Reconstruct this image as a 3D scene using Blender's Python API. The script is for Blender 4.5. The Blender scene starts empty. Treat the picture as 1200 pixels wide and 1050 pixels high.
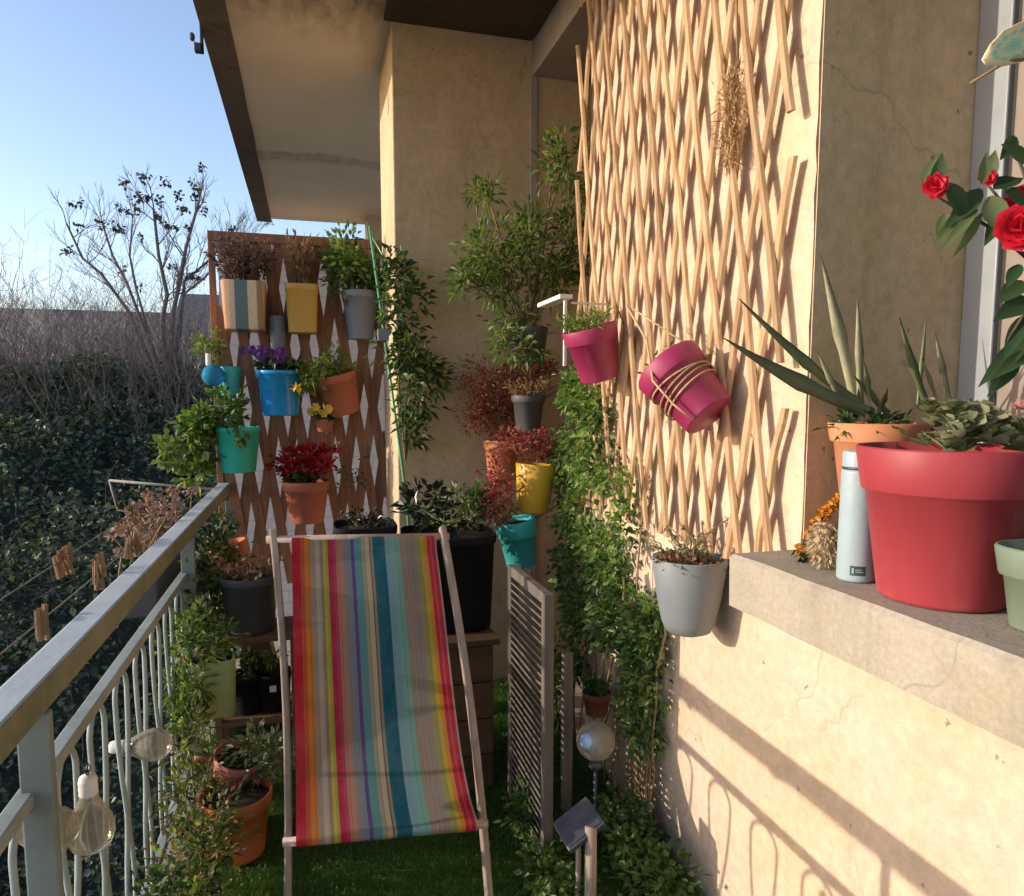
import bpy, math, random
import numpy as np
from mathutils import Vector, Matrix, noise as mnoise

# ---------------------------------------------------------------- basics
sc = bpy.context.scene
C = sc.collection
PI = math.pi
rnd = random.Random(7)
rng = np.random.default_rng(11)
V = Vector

# camera (also used to turn a sight line into a point of a known plane)
F_PX, CX, CY = 850., 600., 553.
TH = math.atan((553 - 468) / F_PX)
PSI = math.atan(238 * math.cos(TH) / F_PX)
CAM = V((0, 0, 1.45))
FW = V((math.sin(PSI) * math.cos(TH), math.cos(PSI) * math.cos(TH), -math.sin(TH)))
RT = V((math.cos(PSI), -math.sin(PSI), 0))
UP = RT.cross(FW)


def at(px, py, X=None, Y=None, Z=None):
    r = FW + RT * ((px - CX) / F_PX) + UP * ((CY - py) / F_PX)
    t = (X - CAM.x) / r.x if X is not None else (Y - CAM.y) / r.y if Y is not None else (Z - CAM.z) / r.z
    return CAM + r * t


def mpp(p):
    return (V(p) - CAM).dot(FW) / F_PX


# ---------------------------------------------------------------- mesh builder
class MB:
    def __init__(self):
        self.v = []; self.f = []; self.n = 0; self.sm = []

    def add(self, verts, faces, smooth=False):
        o = self.n
        self.v.extend([tuple(x) for x in verts])
        self.f.extend([tuple(i + o for i in f) for f in faces])
        self.sm.extend([smooth] * len(faces))
        self.n += len(verts)

    def box(self, lo, hi, M=None):
        x0, y0, z0 = lo; x1, y1, z1 = hi
        vs = [V(p) for p in ((x0, y0, z0), (x1, y0, z0), (x1, y1, z0), (x0, y1, z0), (x0, y0, z1), (x1, y0, z1), (x1, y1, z1), (x0, y1, z1))]
        if M is not None: vs = [M @ v for v in vs]
        self.add(vs, [(0, 3, 2, 1), (4, 5, 6, 7), (0, 1, 5, 4), (1, 2, 6, 5), (2, 3, 7, 6), (3, 0, 4, 7)])

    def bar(self, p, q, w, t, up=(0, 0, 1), a=0):
        p = V(p); q = V(q); d = (q - p).normalized()
        s = d.cross(V(up))
        if s.length < 1e-4: s = d.cross(V((1, 0, 0)))
        s.normalize(); n = s.cross(d)
        vs = []
        for c in (p, q):
            for (i, j) in ((-1, -1), (1, -1), (1, 1), (-1, 1)):
                vs.append(c + s * (w / 2 * i) + n * (t / 2 * j))
        self.add(vs, [(0, 1, 2, 3), (7, 6, 5, 4), (0, 4, 5, 1), (1, 5, 6, 2), (2, 6, 7, 3), (3, 7, 4, 0)])

    def tube(self, pts, r, n=8, cap=True, smooth=True):
        pts = [V(p) for p in pts]; m = len(pts)
        rs = list(r) if hasattr(r, '__len__') else [r] * m
        vs = []; prev = None
        for i, p in enumerate(pts):
            d = pts[min(i + 1, m - 1)] - pts[max(i - 1, 0)]
            if d.length < 1e-9: d = V((0, 0, 1))
            d.normalize()
            if prev is None:
                s = d.cross(V((0, 0, 1)))
                if s.length < .05: s = d.cross(V((0, 1, 0)))
            else:
                s = prev - d * prev.dot(d)
                if s.length < 1e-6: s = d.orthogonal()
            s.normalize(); prev = s; u = d.cross(s)
            for k in range(n):
                a = 2 * PI * k / n
                vs.append(p + s * (math.cos(a) * rs[i]) + u * (math.sin(a) * rs[i]))
        fs = []
        for i in range(m - 1):
            for k in range(n):
                fs.append((i * n + k, i * n + (k + 1) % n, (i + 1) * n + (k + 1) % n, (i + 1) * n + k))
        if cap:
            fs.append(tuple(range(n))[::-1]); fs.append(tuple((m - 1) * n + k for k in range(n)))
        self.add(vs, fs, smooth)

    def lathe(self, prof, n=40, M=None, sq=1.0, smooth=True):
        vs = []; fs = []
        for (r, z) in prof:
            for k in range(n):
                a = 2 * PI * k / n
                c, s = math.cos(a), math.sin(a)
                if sq != 1.0:   # superellipse cross-section
                    q = (abs(c) ** sq + abs(s) ** sq) ** (-1 / sq); c *= q; s *= q
                v = V((r * c, r * s, z)); vs.append(M @ v if M is not None else v)
        for i in range(len(prof) - 1):
            for k in range(n):
                fs.append((i * n + k, i * n + (k + 1) % n, (i + 1) * n + (k + 1) % n, (i + 1) * n + k))
        self.add(vs, fs, smooth)

    def ball(self, c, r, n=12, m=8, sx=1, sy=1, sz=1):
        prof = [(max(1e-4, math.sin(PI * i / m)) * r, -math.cos(PI * i / m) * r) for i in range(m + 1)]
        M = Matrix.Translation(V(c)) @ Matrix.Diagonal((sx, sy, sz, 1))
        self.lathe(prof, n, M)

    def blade(self, pts, ws, th=.3, keel=.5, side=None):
        """fleshy leaf: triangular section, widths ws along pts"""
        pts = [V(p) for p in pts]; m = len(pts); vs = []; fs = []
        for i, p in enumerate(pts):
            d = (pts[min(i + 1, m - 1)] - pts[max(i - 1, 0)]).normalized()
            s = V(side) if side is not None else d.cross(V((0, 0, 1)))
            s = s - d * s.dot(d)
            if s.length < .05: s = d.orthogonal()
            s.normalize(); nn = s.cross(d); w = ws[i]
            vs += [p - s * w / 2 + nn * w * th * .4, p + nn * w * th * .12, p + s * w / 2 + nn * w * th * .4, p - nn * w * keel]
        for i in range(m - 1):
            for k in range(4):
                fs.append((i * 4 + k, i * 4 + (k + 1) % 4, i * 4 + 4 + (k + 1) % 4, i * 4 + 4 + k))
        fs.append((0, 1, 2, 3)); fs.append(((m - 1) * 4 + 3, (m - 1) * 4 + 2, (m - 1) * 4 + 1, (m - 1) * 4))
        self.add(vs, fs, True)

    def leaves(self, P, D, L, W, fold=.18, droop=.15, face=(0, 0, 1), jit=.6, detail=False):
        P = np.asarray(P, float).reshape(-1, 3); D = np.asarray(D, float).reshape(-1, 3); n = len(P)
        if n == 0: return
        D = D / (np.linalg.norm(D, axis=1, keepdims=True) + 1e-9)
        L = (np.asarray(L) * np.ones(n))[:, None]; W = (np.asarray(W) * np.ones(n))[:, None]
        U = np.array(face)[None, :] + rng.normal(0, jit, (n, 3))
        S = np.cross(D, U); S /= np.linalg.norm(S, axis=1, keepdims=True) + 1e-9
        N = np.cross(S, D)
        dz = np.array([0, 0, 1.])[None, :] * droop * L
        o = self.n
        if not detail:
            A = np.stack([P, P + D * L * .45 - S * W / 2, P + D * L * .5 - N * W * fold, P + D * L * .45 + S * W / 2, P + D * L - dz], 1)
            k = 5; fl = [(0, 2, 4, 1), (0, 3, 4, 2)]
        else:
            A = np.stack([P, P + D * L * .25 - S * W * .38, P + D * L * .25 - N * W * fold, P + D * L * .25 + S * W * .38,
                          P + D * L * .6 - S * W * .45 - dz * .3, P + D * L * .6 - N * W * fold - dz * .3, P + D * L * .6 + S * W * .45 - dz * .3,
                          P + D * L - dz], 1)
            k = 8; fl = [(0, 2, 1), (0, 3, 2), (1, 2, 5, 4), (2, 3, 6, 5), (4, 5, 7), (5, 6, 7)]
        self.v.extend(map(tuple, A.reshape(-1, 3).tolist()))
        for i in range(n):
            b = o + i * k
            for f in fl: self.f.append(tuple(b + j for j in f))
        self.sm.extend([detail] * (n * len(fl)))
        self.n += n * k

    def sheet(self, p, d, n, L, W, cup=.1, bend=.1, tipr=.0, ns=7):
        """smooth leaf or petal: p base, d direction, n face normal; tipr rounds the tip"""
        p = V(p); d = V(d).normalized(); s = d.cross(V(n))
        if s.length < 1e-3: s = d.orthogonal()
        s.normalize(); n = s.cross(d); vs = []
        for i in range(ns + 1):
            t = i / ns
            w_ = math.sin(PI * min(1, t * (1 - tipr * .45) + .02) ** (.8 - .1 * tipr)) * W / 2 + .0004
            c = p + d * (L * t) + n * (-bend * L * t * t)
            for k in (-1, -.5, 0, .5, 1):
                vs.append(c + s * (w_ * k) + n * (cup * W * (k * k) * math.sin(PI * min(1, t + .1))))
        fs = [(i * 5 + k, i * 5 + k + 1, i * 5 + 6 + k, i * 5 + 5 + k) for i in range(ns) for k in range(4)]
        self.add(vs, fs, True)

    def build(self, name, mat, parent=None, bevel=0, loc=None, subs=0):
        me = bpy.data.meshes.new(name)
        me.from_pydata(self.v, [], self.f)
        me.polygons.foreach_set('use_smooth', self.sm)
        me.materials.append(mat); me.update()
        o = bpy.data.objects.new(name, me); C.objects.link(o)
        if loc is not None: o.location = loc
        if parent is not None: o.parent = parent
        if bevel:
            b = o.modifiers.new('bevel', 'BEVEL'); b.width = bevel; b.segments = 2; b.limit_method = 'ANGLE'
        return o


def tag(o, label, cat, group=None):
    o['label'] = label; o['category'] = cat
    if group: o['group'] = group
    return o


def thing(name, label, cat, loc=(0, 0, 0), group=None, rot=None):
    o = bpy.data.objects.new(name, None); C.objects.link(o); o.empty_display_size = .05
    o.location = loc
    if rot: o.rotation_euler = rot
    return tag(o, label, cat, group)


def struct(o, kind='structure'):
    o['kind'] = kind; return o


# ---------------------------------------------------------------- materials
def nt(name):
    m = bpy.data.materials.new(name); m.use_nodes = True
    t = m.node_tree; t.nodes.clear()
    out = t.nodes.new('ShaderNodeOutputMaterial')
    return m, t, out


def rgb(c): return (c[0], c[1], c[2], 1)


def mix(t, fac, a, b, mode='MIX'):
    n = t.nodes.new('ShaderNodeMix'); n.data_type = 'RGBA'; n.blend_type = mode
    for s, val in ((n.inputs[0], fac), (n.inputs[6], a), (n.inputs[7], b)):
        if hasattr(val, 'is_linked'): t.links.new(val, s)
        elif isinstance(val, (int, float)): s.default_value = val
        else: s.default_value = rgb(val)
    return n.outputs[2]


def noise(t, scale, detail=4, rough=.55, vec=None, dist=0):
    n = t.nodes.new('ShaderNodeTexNoise'); n.inputs['Scale'].default_value = scale
    n.inputs['Detail'].default_value = detail; n.inputs['Roughness'].default_value = rough; n.inputs['Distortion'].default_value = dist
    if vec is not None: t.links.new(vec, n.inputs['Vector'])
    return n.outputs['Fac']


def ramp(t, fac, stops, interp='LINEAR'):
    n = t.nodes.new('ShaderNodeValToRGB'); cr = n.color_ramp; cr.interpolation = interp
    while len(cr.elements) < len(stops): cr.elements.new(.5)
    for e, (p, c) in zip(cr.elements, stops):
        e.position = p; e.color = rgb(c) if hasattr(c, '__len__') else (c, c, c, 1)
    t.links.new(fac, n.inputs[0]); return n.outputs[0]


def objco(t, sx=1, sy=1, sz=1):
    tc = t.nodes.new('ShaderNodeTexCoord'); mp = t.nodes.new('ShaderNodeMapping')
    mp.inputs['Scale'].default_value = (sx, sy, sz)
    t.links.new(tc.outputs['Object'], mp.inputs['Vector']); return mp.outputs['Vector']


def principled(t, out, col, rough=.6, bump=None, bs=.3, bd=.01, metal=0, spec=.4):
    p = t.nodes.new('ShaderNodeBsdfPrincipled')
    if hasattr(col, 'is_linked'): t.links.new(col, p.inputs['Base Color'])
    else: p.inputs['Base Color'].default_value = rgb(col)
    if hasattr(rough, 'is_linked'): t.links.new(rough, p.inputs['Roughness'])
    else: p.inputs['Roughness'].default_value = rough
    p.inputs['Metallic'].default_value = metal
    p.inputs['Specular IOR Level'].default_value = spec
    if bump is not None:
        b = t.nodes.new('ShaderNodeBump'); b.inputs['Strength'].default_value = bs; b.inputs['Distance'].default_value = bd
        t.links.new(bump, b.inputs['Height']); t.links.new(b.outputs[0], p.inputs['Normal'])
    t.links.new(p.outputs[0], out.inputs[0]); return p


def simple(name, c, rough=.6, var=.18, scale=9, dirt=.25, dirtc=(.12, .10, .07), bump=.15, metal=0, spec=.4, stretch=(1, 1, 1)):
    m, t, out = nt(name); vec = objco(t, *stretch)
    n1 = noise(t, scale, 5, .6, vec)
    a = tuple(x * (1 - var) for x in c); b = tuple(min(1, x * (1 + var)) for x in c)
    col = ramp(t, n1, [(.3, a), (.7, b)])
    if dirt:
        n2 = ramp(t, noise(t, scale * .6 + 3, 8, .7, vec), [(.52, 0.), (.75, dirt)])
        col = mix(t, n2, col, dirtc)
    r = ramp(t, noise(t, scale * 2, 3, .5, vec), [(.3, max(.05, rough - .1)), (.7, min(1, rough + .12))])
    principled(t, out, col, r, noise(t, scale * 8, 4, .6, vec), bump, .004, metal, spec)
    return m


def leafmat(name, c1, c2, c3=None, trans=.35, rough=.45, tcol=None):
    m, t, out = nt(name)
    g = t.nodes.new('ShaderNodeNewGeometry')
    stops = [(.0, c1), (.6, c2)] + ([(1., c3)] if c3 else [])
    col = ramp(t, g.outputs['Random Per Island'], stops)
    p = t.nodes.new('ShaderNodeBsdfPrincipled'); t.links.new(col, p.inputs['Base Color'])
    p.inputs['Roughness'].default_value = rough; p.inputs['Specular IOR Level'].default_value = .35
    tr = t.nodes.new('ShaderNodeBsdfTranslucent')
    tc = mix(t, 1., col, tcol or (1.5, 1.6, .8), 'MULTIPLY'); t.links.new(tc, tr.inputs[0])
    ms = t.nodes.new('ShaderNodeMixShader'); ms.inputs[0].default_value = trans
    t.links.new(p.outputs[0], ms.inputs[1]); t.links.new(tr.outputs[0], ms.inputs[2]); t.links.new(ms.outputs[0], out.inputs[0])
    return m


def plaster(name, c, dark, stain=.5, stainc=(.16, .12, .08), bump=.35, scale=1.0):
    m, t, out = nt(name); vec = objco(t)
    big = noise(t, 1.6 * scale, 6, .6, vec, .4); mid = noise(t, 7 * scale, 6, .65, vec); fine = noise(t, 130, 4, .6, vec)
    col = ramp(t, big, [(.3, dark), (.62, c)])
    col = mix(t, ramp(t, mid, [(.35, 0.), (.8, .55)]), col, tuple(min(1, x * 1.12) for x in c))
    vs = objco(t, 5, 5, .7)
    st = ramp(t, noise(t, 1.3, 7, .7, vs), [(.52, 0.), (.8, stain)])
    col = mix(t, st, col, stainc)
    yl = ramp(t, noise(t, 2.7 * scale, 6, .7, vec, .6), [(.50, 0.), (.68, .55)])
    col = mix(t, yl, col, (c[0] * .93, c[1] * .92, c[2] * .70))
    gr = ramp(t, noise(t, 33 * scale, 5, .7, vec), [(.35, .80), (.65, 1.06)])
    col = mix(t, .75, col, mix(t, 1., col, gr, 'MULTIPLY'))
    # small pits and chips
    vo = t.nodes.new('ShaderNodeTexVoronoi'); vo.inputs['Scale'].default_value = 15; dv = t.nodes.new('ShaderNodeVectorMath'); dv.operation = 'MULTIPLY_ADD'; nv_ = t.nodes.new('ShaderNodeTexNoise'); nv_.inputs['Scale'].default_value = 55; nv_.inputs['Detail'].default_value = 4; t.links.new(vec, nv_.inputs['Vector']); t.links.new(nv_.outputs['Color'], dv.inputs[0]); dv.inputs[1].default_value = (.035, .035, .035); t.links.new(vec, dv.inputs[2]); t.links.new(dv.outputs[0], vo.inputs['Vector'])
    pm = ramp(t, vo.outputs['Distance'], [(.0, .9), (.06, .7), (.10, 0.)])
    gate = ramp(t, noise(t, 3.1, 2, .5, vec), [(.48, 0.), (.58, 1.)])
    pit = mix(t, 1., pm, gate, 'MULTIPLY')
    col = mix(t, pit, col, (.2, .13, .08))
    # blotches and flaked skin
    fl = ramp(t, noise(t, 14 * scale, 9, .75, vec), [(.56, 0.), (.62, .35)])
    fl = mix(t, 1., fl, ramp(t, noise(t, 2.3, 3, .5, vec), [(.45, 0.), (.65, 1.)]), 'MULTIPLY')
    col = mix(t, fl, col, stainc)
    # hairline cracks
    vc = t.nodes.new('ShaderNodeTexVoronoi'); vc.feature = 'DISTANCE_TO_EDGE'; vc.inputs['Scale'].default_value = 1.3
    dn = t.nodes.new('ShaderNodeVectorMath'); dn.operation = 'MULTIPLY_ADD'
    nn = t.nodes.new('ShaderNodeTexNoise'); nn.inputs['Scale'].default_value = 6; t.links.new(vec, nn.inputs['Vector'])
    t.links.new(nn.outputs['Color'], dn.inputs[0]); dn.inputs[1].default_value = (.3, .3, .3); t.links.new(vec, dn.inputs[2])
    t.links.new(dn.outputs[0], vc.inputs['Vector'])
    crk = ramp(t, vc.outputs['Distance'], [(.0, .6), (.007, 0.)])
    crk = mix(t, 1., crk, ramp(t, big, [(.42, 0.), (.52, 1.)]), 'MULTIPLY')
    col = mix(t, crk, col, tuple(x * .55 for x in c))
    h = mix(t, .5, mid, fine); h = mix(t, pit, h, (0, 0, 0))
    principled(t, out, col, .9, h, bump, .012, 0, .15)
    return m


def wood(name, c, dark, scale=1, axis='z', rough=.75):
    m, t, out = nt(name)
    s = dict(z=(22, 22, 1.2), x=(1.2, 22, 22), y=(22, 1.2, 22))[axis]
    vec = objco(t, *[q * scale for q in s])
    g = t.nodes.new('ShaderNodeNewGeometry')
    n1 = noise(t, 1.6, 6, .6, vec, .5)
    col = ramp(t, n1, [(.3, dark), (.65, c)])
    isl = ramp(t, g.outputs['Random Per Island'], [(0, .72), (1, 1.15)])
    col = mix(t, 1., col, isl, 'MULTIPLY')
    principled(t, out, col, rough, n1, .35, .004, 0, .25)
    return m


M = {}
M['wall'] = plaster('peach_plaster', (.64, .485, .365), (.565, .42, .30), .38, (.42, .33, .19))
M['pillar'] = plaster('tan_plaster', (.60, .465, .305), (.48, .365, .23), .45, (.27, .195, .115))
M['reveal'] = plaster('grey_tan_plaster', (.62, .475, .305), (.48, .36, .22), .6, (.24, .17, .10))
M['sill'] = plaster('sill_concrete', (.39, .345, .28), (.30, .26, .20), .5, (.19, .155, .10), .22, 3)
M['far_wall'] = plaster('pale_plaster', (.60, .48, .38), (.5, .4, .31), .3, (.3, .24, .2))
M['dark_ceiling'] = plaster('shaded_stained_ceiling', (.10, .075, .05), (.06, .045, .03), .6, (.03, .025, .02))  # the ceiling's shade put into its dark colour, along with stains
M['frame_paint'] = simple('window_paint', (.29, .31, .335), .45, .06, 5, .15)
M['trim_grey'] = simple('grey_trim', (.36, .32, .28), .7, .1, 5, .3)
M['sashgrey'] = simple('brown_grey_sash', (.24, .20, .165), .5, .1, 5, .2)
M['seal'] = simple('rubber_seal', (.03, .025, .022), .6, .1, 5, 0)
M['door_wood'] = wood('brown_door', (.20, .11, .06), (.11, .06, .03), .6)


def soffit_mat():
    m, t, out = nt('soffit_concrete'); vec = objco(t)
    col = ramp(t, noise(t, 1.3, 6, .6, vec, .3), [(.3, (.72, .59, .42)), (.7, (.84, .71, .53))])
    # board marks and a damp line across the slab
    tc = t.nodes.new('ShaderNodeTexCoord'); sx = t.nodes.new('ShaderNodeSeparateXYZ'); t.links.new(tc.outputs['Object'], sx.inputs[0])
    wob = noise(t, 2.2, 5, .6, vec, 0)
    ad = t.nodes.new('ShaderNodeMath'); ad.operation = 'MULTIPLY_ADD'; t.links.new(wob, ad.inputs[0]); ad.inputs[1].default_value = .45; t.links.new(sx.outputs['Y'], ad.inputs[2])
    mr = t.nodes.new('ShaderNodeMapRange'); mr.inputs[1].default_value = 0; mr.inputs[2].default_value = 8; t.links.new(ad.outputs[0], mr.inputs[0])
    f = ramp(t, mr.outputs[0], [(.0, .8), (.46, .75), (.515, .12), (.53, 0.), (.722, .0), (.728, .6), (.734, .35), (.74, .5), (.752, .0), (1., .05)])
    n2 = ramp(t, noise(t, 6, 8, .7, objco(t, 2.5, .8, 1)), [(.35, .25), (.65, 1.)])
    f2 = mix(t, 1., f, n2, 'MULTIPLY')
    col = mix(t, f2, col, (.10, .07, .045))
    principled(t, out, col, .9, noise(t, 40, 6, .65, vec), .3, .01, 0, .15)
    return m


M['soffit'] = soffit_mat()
M['edge_band'] = plaster('slab_edge', (.17, .13, .10), (.10, .08, .065), .7, (.05, .04, .04))
M['rail'] = simple('grey_green_paint', (.30, .355, .34), .5, .14, 6, .65, (.20, .18, .09), .2, 0, .4)
M['railpost'] = simple('grey_green_post', (.20, .24, .225), .55, .14, 6, .5, (.14, .125, .065), .2)
M['lattice'] = wood('hazel_slats', (.58, .385, .22), (.27, .155, .075), 1.0)
M['trellis'] = wood('red_brown_slats', (.36, .18, .105), (.21, .10, .06), 1.1)
M['bleached'] = wood('weathered_wood', (.42, .34, .28), (.27, .21, .17), 1.2)
M['greywood'] = wood('grey_wood', (.30, .26, .22), (.17, .145, .12), .8)
M['louvre'] = wood('dark_grey_wood', (.15, .13, .11), (.08, .07, .06), .8)
M['standwood'] = wood('stand_planks', (.24, .14, .08), (.12, .07, .04), .8, 'x')
M['boxwood'] = wood('box_boards', (.12, .075, .042), (.075, .045, .026), .5, 'x')
M['soil'] = simple('potting_soil', (.045, .03, .02), .95, .5, 60, 0, bump=.8)
M['terracotta'] = simple('terracotta', (.52, .21, .10), .8, .16, 8, .25, (.42, .34, .27))
M['orange_pot'] = simple('orange_clay', (.55, .16, .055), .6, .15, 8, .2)
M['rust_pot'] = simple('rust_clay', (.33, .10, .055), .7, .2, 8, .25)
M['pink_pot'] = simple('dusty_pink', (.45, .17, .13), .6, .15, 8, .25)
M['yellow'] = simple('yellow_plastic', (.60, .35, .03), .45, .1, 8, .2, stretch=(1, 1, .3))
M['ochre'] = simple('ochre_plastic', (.46, .28, .06), .55, .12, 8, .3, stretch=(1, 1, .3))
M['blue'] = simple('blue_glaze', (.015, .24, .56), .2, .15, 6, .12, spec=.6)
M['teal'] = simple('teal_plastic', (.03, .42, .33), .4, .12, 8, .15, stretch=(1, 1, .3))
M['turq'] = simple('turquoise_plastic', (.05, .43, .43), .45, .12, 8, .2, stretch=(1, 1, .3))
M['slate'] = simple('slate_plastic', (.16, .18, .22), .5, .12, 8, .2, stretch=(1, 1, .3))
M['greyplastic'] = simple('grey_plastic', (.20, .22, .235), .55, .1, 6, .45, (.26, .23, .19), stretch=(1, 1, .3))
M['magenta'] = simple('magenta_plastic', (.31, .028, .095), .45, .12, 7, .6, (.34, .14, .14), stretch=(1, 1, .3))
M['red'] = simple('red_plastic', (.32, .042, .052), .5, .10, 5, .75, (.40, .15, .12), .12, spec=.3, stretch=(1, 1, .22))
M['sage'] = simple('sage_plastic', (.15, .195, .14), .5, .08, 6, .15)
M['olive'] = simple('olive_plastic', (.34, .38, .14), .5, .12, 6, .2)
M['black'] = simple('black_plastic', (.010, .010, .011), .8, .25, 8, .15, (.04, .035, .03), spec=.15)
M['darkgrey'] = simple('charcoal_plastic', (.07, .07, .075), .55, .2, 8, .3, stretch=(1, 1, .3))
M['dkgreen'] = simple('green_black_plastic', (.05, .06, .05), .55, .2, 8, .3)
M['jute'] = wood('jute_string', (.55, .40, .22), (.36, .25, .13), 3)
M['whitemetal'] = simple('white_metal', (.70, .68, .64), .45, .06, 6, .25)
M['darkmetal'] = simple('dark_metal', (.06, .065, .08), .45, .15, 8, .2, metal=.3)
M['stem'] = wood('green_brown_stem', (.20, .15, .07), (.11, .08, .04), 2)
M['drystem'] = wood('dry_stem', (.34, .24, .13), (.20, .13, .07), 2)
M['greenstem'] = simple('green_stem', (.12, .19, .06), .6, .2, 20, 0)
M['twig'] = simple('bare_twig', (.13, .10, .095), .85, .2, 6, 0)
M['cane'] = simple('green_cane', (.10, .33, .16), .35, .15, 12, .1)
M['bottle'] = simple('pale_blue_paint', (.31, .40, .435), .35, .04, 5, .08)
M['white'] = simple('white_paint', (.75, .74, .70), .5, .05, 8, .1)
M['lfgreen'] = leafmat('fresh_leaf', (.05, .10, .025), (.09, .165, .04), (.15, .22, .07))
M['lflime'] = leafmat('lime_leaf', (.10, .15, .03), (.17, .23, .055), (.25, .29, .09), .4)
M['lfdark'] = leafmat('dark_leaf', (.018, .045, .016), (.035, .075, .022), (.06, .11, .03), .25, .35)
M['lfblack'] = leafmat('glossy_black_leaf', (.010, .016, .010), (.016, .024, .014), (.03, .035, .02), .05, .25)
M['lfshrub'] = leafmat('shrub_leaf', (.05, .09, .025), (.105, .17, .045), (.22, .28, .08), .4)
M['lfmid'] = leafmat('mid_leaf', (.025, .055, .018), (.055, .10, .028), (.12, .17, .05), .3, .4)
M['lfivy'] = leafmat('ivy_green_leaf', (.08, .15, .035), (.15, .25, .06), (.24, .33, .10), .35)
M['lfred'] = leafmat('russet_leaf', (.16, .045, .03), (.27, .09, .05), (.34, .17, .09), .35, .5, (1.5, .9, .7))
M['lfcrimson'] = leafmat('crimson_leaf', (.22, .03, .04), (.34, .07, .07), (.30, .15, .09), .3, .4, (1.5, .8, .7))
M['lfdry'] = leafmat('dry_leaf', (.14, .085, .05), (.24, .15, .08), (.34, .23, .13), .3, .7, (1.3, 1., .7))
M['lfpurple'] = leafmat('dry_purple_leaf', (.07, .05, .055), (.13, .09, .09), (.20, .14, .11), .3, .7, (1.2, 1., .9))
M['driedpink'] = leafmat('dried_pink', (.16, .10, .075), (.28, .18, .14), (.42, .30, .24), .25, .7, (1.2, 1, .8))
M['pegwood'] = wood('peg_wood', (.28, .18, .105), (.17, .10, .055), 2)
M['lfolive'] = leafmat('olive_leaf', (.06, .075, .025), (.11, .12, .035), (.22, .20, .05), .35)
M['lfkal'] = leafmat('fleshy_leaf', (.12, .14, .065), (.21, .23, .12), (.36, .33, .22), .15, .5)
M['lfcam'] = leafmat('glossy_dark_leaf', (.025, .06, .028), (.06, .10, .04), (.16, .20, .08), .2, .3)
M['petalred'] = leafmat('red_petal', (.42, .008, .02), (.60, .012, .035), (.70, .05, .08), .3, .5, (1.4, .8, .8))
M['petalviolet'] = leafmat('violet_petal', (.06, .02, .12), (.10, .03, .18), (.16, .08, .24), .3, .5, (1.3, 1, 1.3))
M['petalyellow'] = leafmat('yellow_petal', (.62, .38, .02), (.72, .50, .05), (.75, .6, .15), .3, .5, (1.2, 1.1, .8))
M['petalorange'] = leafmat('orange_petal', (.50, .17, .015), (.66, .30, .03), (.70, .42, .08), .3, .6, (1.2, 1, .8))
M['petalpink'] = leafmat('pink_petal', (.62, .22, .22), (.70, .32, .30), (.72, .48, .42), .3, .5, (1.2, .9, .9))
M['straw'] = leafmat('straw', (.30, .19, .085), (.45, .30, .14), (.55, .40, .21), .2, .8, (1.2, 1, .7))
M['beigefuzz'] = leafmat('beige_fibre', (.38, .28, .16), (.52, .40, .25), (.6, .5, .33), .2, .9, (1.1, 1, .8))
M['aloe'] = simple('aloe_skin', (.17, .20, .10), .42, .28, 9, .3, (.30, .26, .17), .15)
M['aloelit'] = simple('aloe_sunlit_skin', (.36, .345, .21), .45, .3, 12, .3, (.40, .30, .17), .15)  # lit copy of the aloe skin, sunlight put into the paler colour
M['hedge'] = leafmat('ivy_leaf', (.035, .052, .04), (.07, .095, .065), (.17, .19, .11), .2, .45)
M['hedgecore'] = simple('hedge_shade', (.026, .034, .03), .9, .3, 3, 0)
M['brush'] = leafmat('bare_brush', (.115, .09, .08), (.155, .125, .11), (.23, .18, .14), .0, .9)
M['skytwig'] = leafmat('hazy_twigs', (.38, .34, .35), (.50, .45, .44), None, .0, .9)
M['turf'] = leafmat('turf_blade', (.035, .09, .015), (.07, .15, .025), (.13, .22, .05), .3, .5)
M['glassball'] = None


def glass(name, tint=(1, 1, 1), rough=.03, white=.0, dc=(.70, .64, .52)):
    m, t, out = nt(name)
    g = t.nodes.new('ShaderNodeBsdfGlass'); g.inputs[0].default_value = rgb(tint); g.inputs['Roughness'].default_value = rough; g.inputs['IOR'].default_value = 1.3
    tr = t.nodes.new('ShaderNodeBsdfTransparent'); tr.inputs[0].default_value = rgb(tint)
    d = t.nodes.new('ShaderNodeBsdfDiffuse'); d.inputs[0].default_value = rgb(dc)
    m1 = t.nodes.new('ShaderNodeMixShader'); m1.inputs[0].default_value = .45
    t.links.new(g.outputs[0], m1.inputs[1]); t.links.new(tr.outputs[0], m1.inputs[2])
    m2 = t.nodes.new('ShaderNodeMixShader'); m2.inputs[0].default_value = white
    t.links.new(m1.outputs[0], m2.inputs[1]); t.links.new(d.outputs[0], m2.inputs[2]); t.links.new(m2.outputs[0], out.inputs[0])
    return m


M['bulbglass'] = glass('frosted_bulb_glass', (.97, .94, .86), .10, .20)
M['globeglass'] = glass('clear_globe_glass', (.95, .97, .95), .04, .22)
M['blueglass'] = glass('blue_glass', (.10, .50, .80), .06, .5, (.06, .36, .60))


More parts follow.
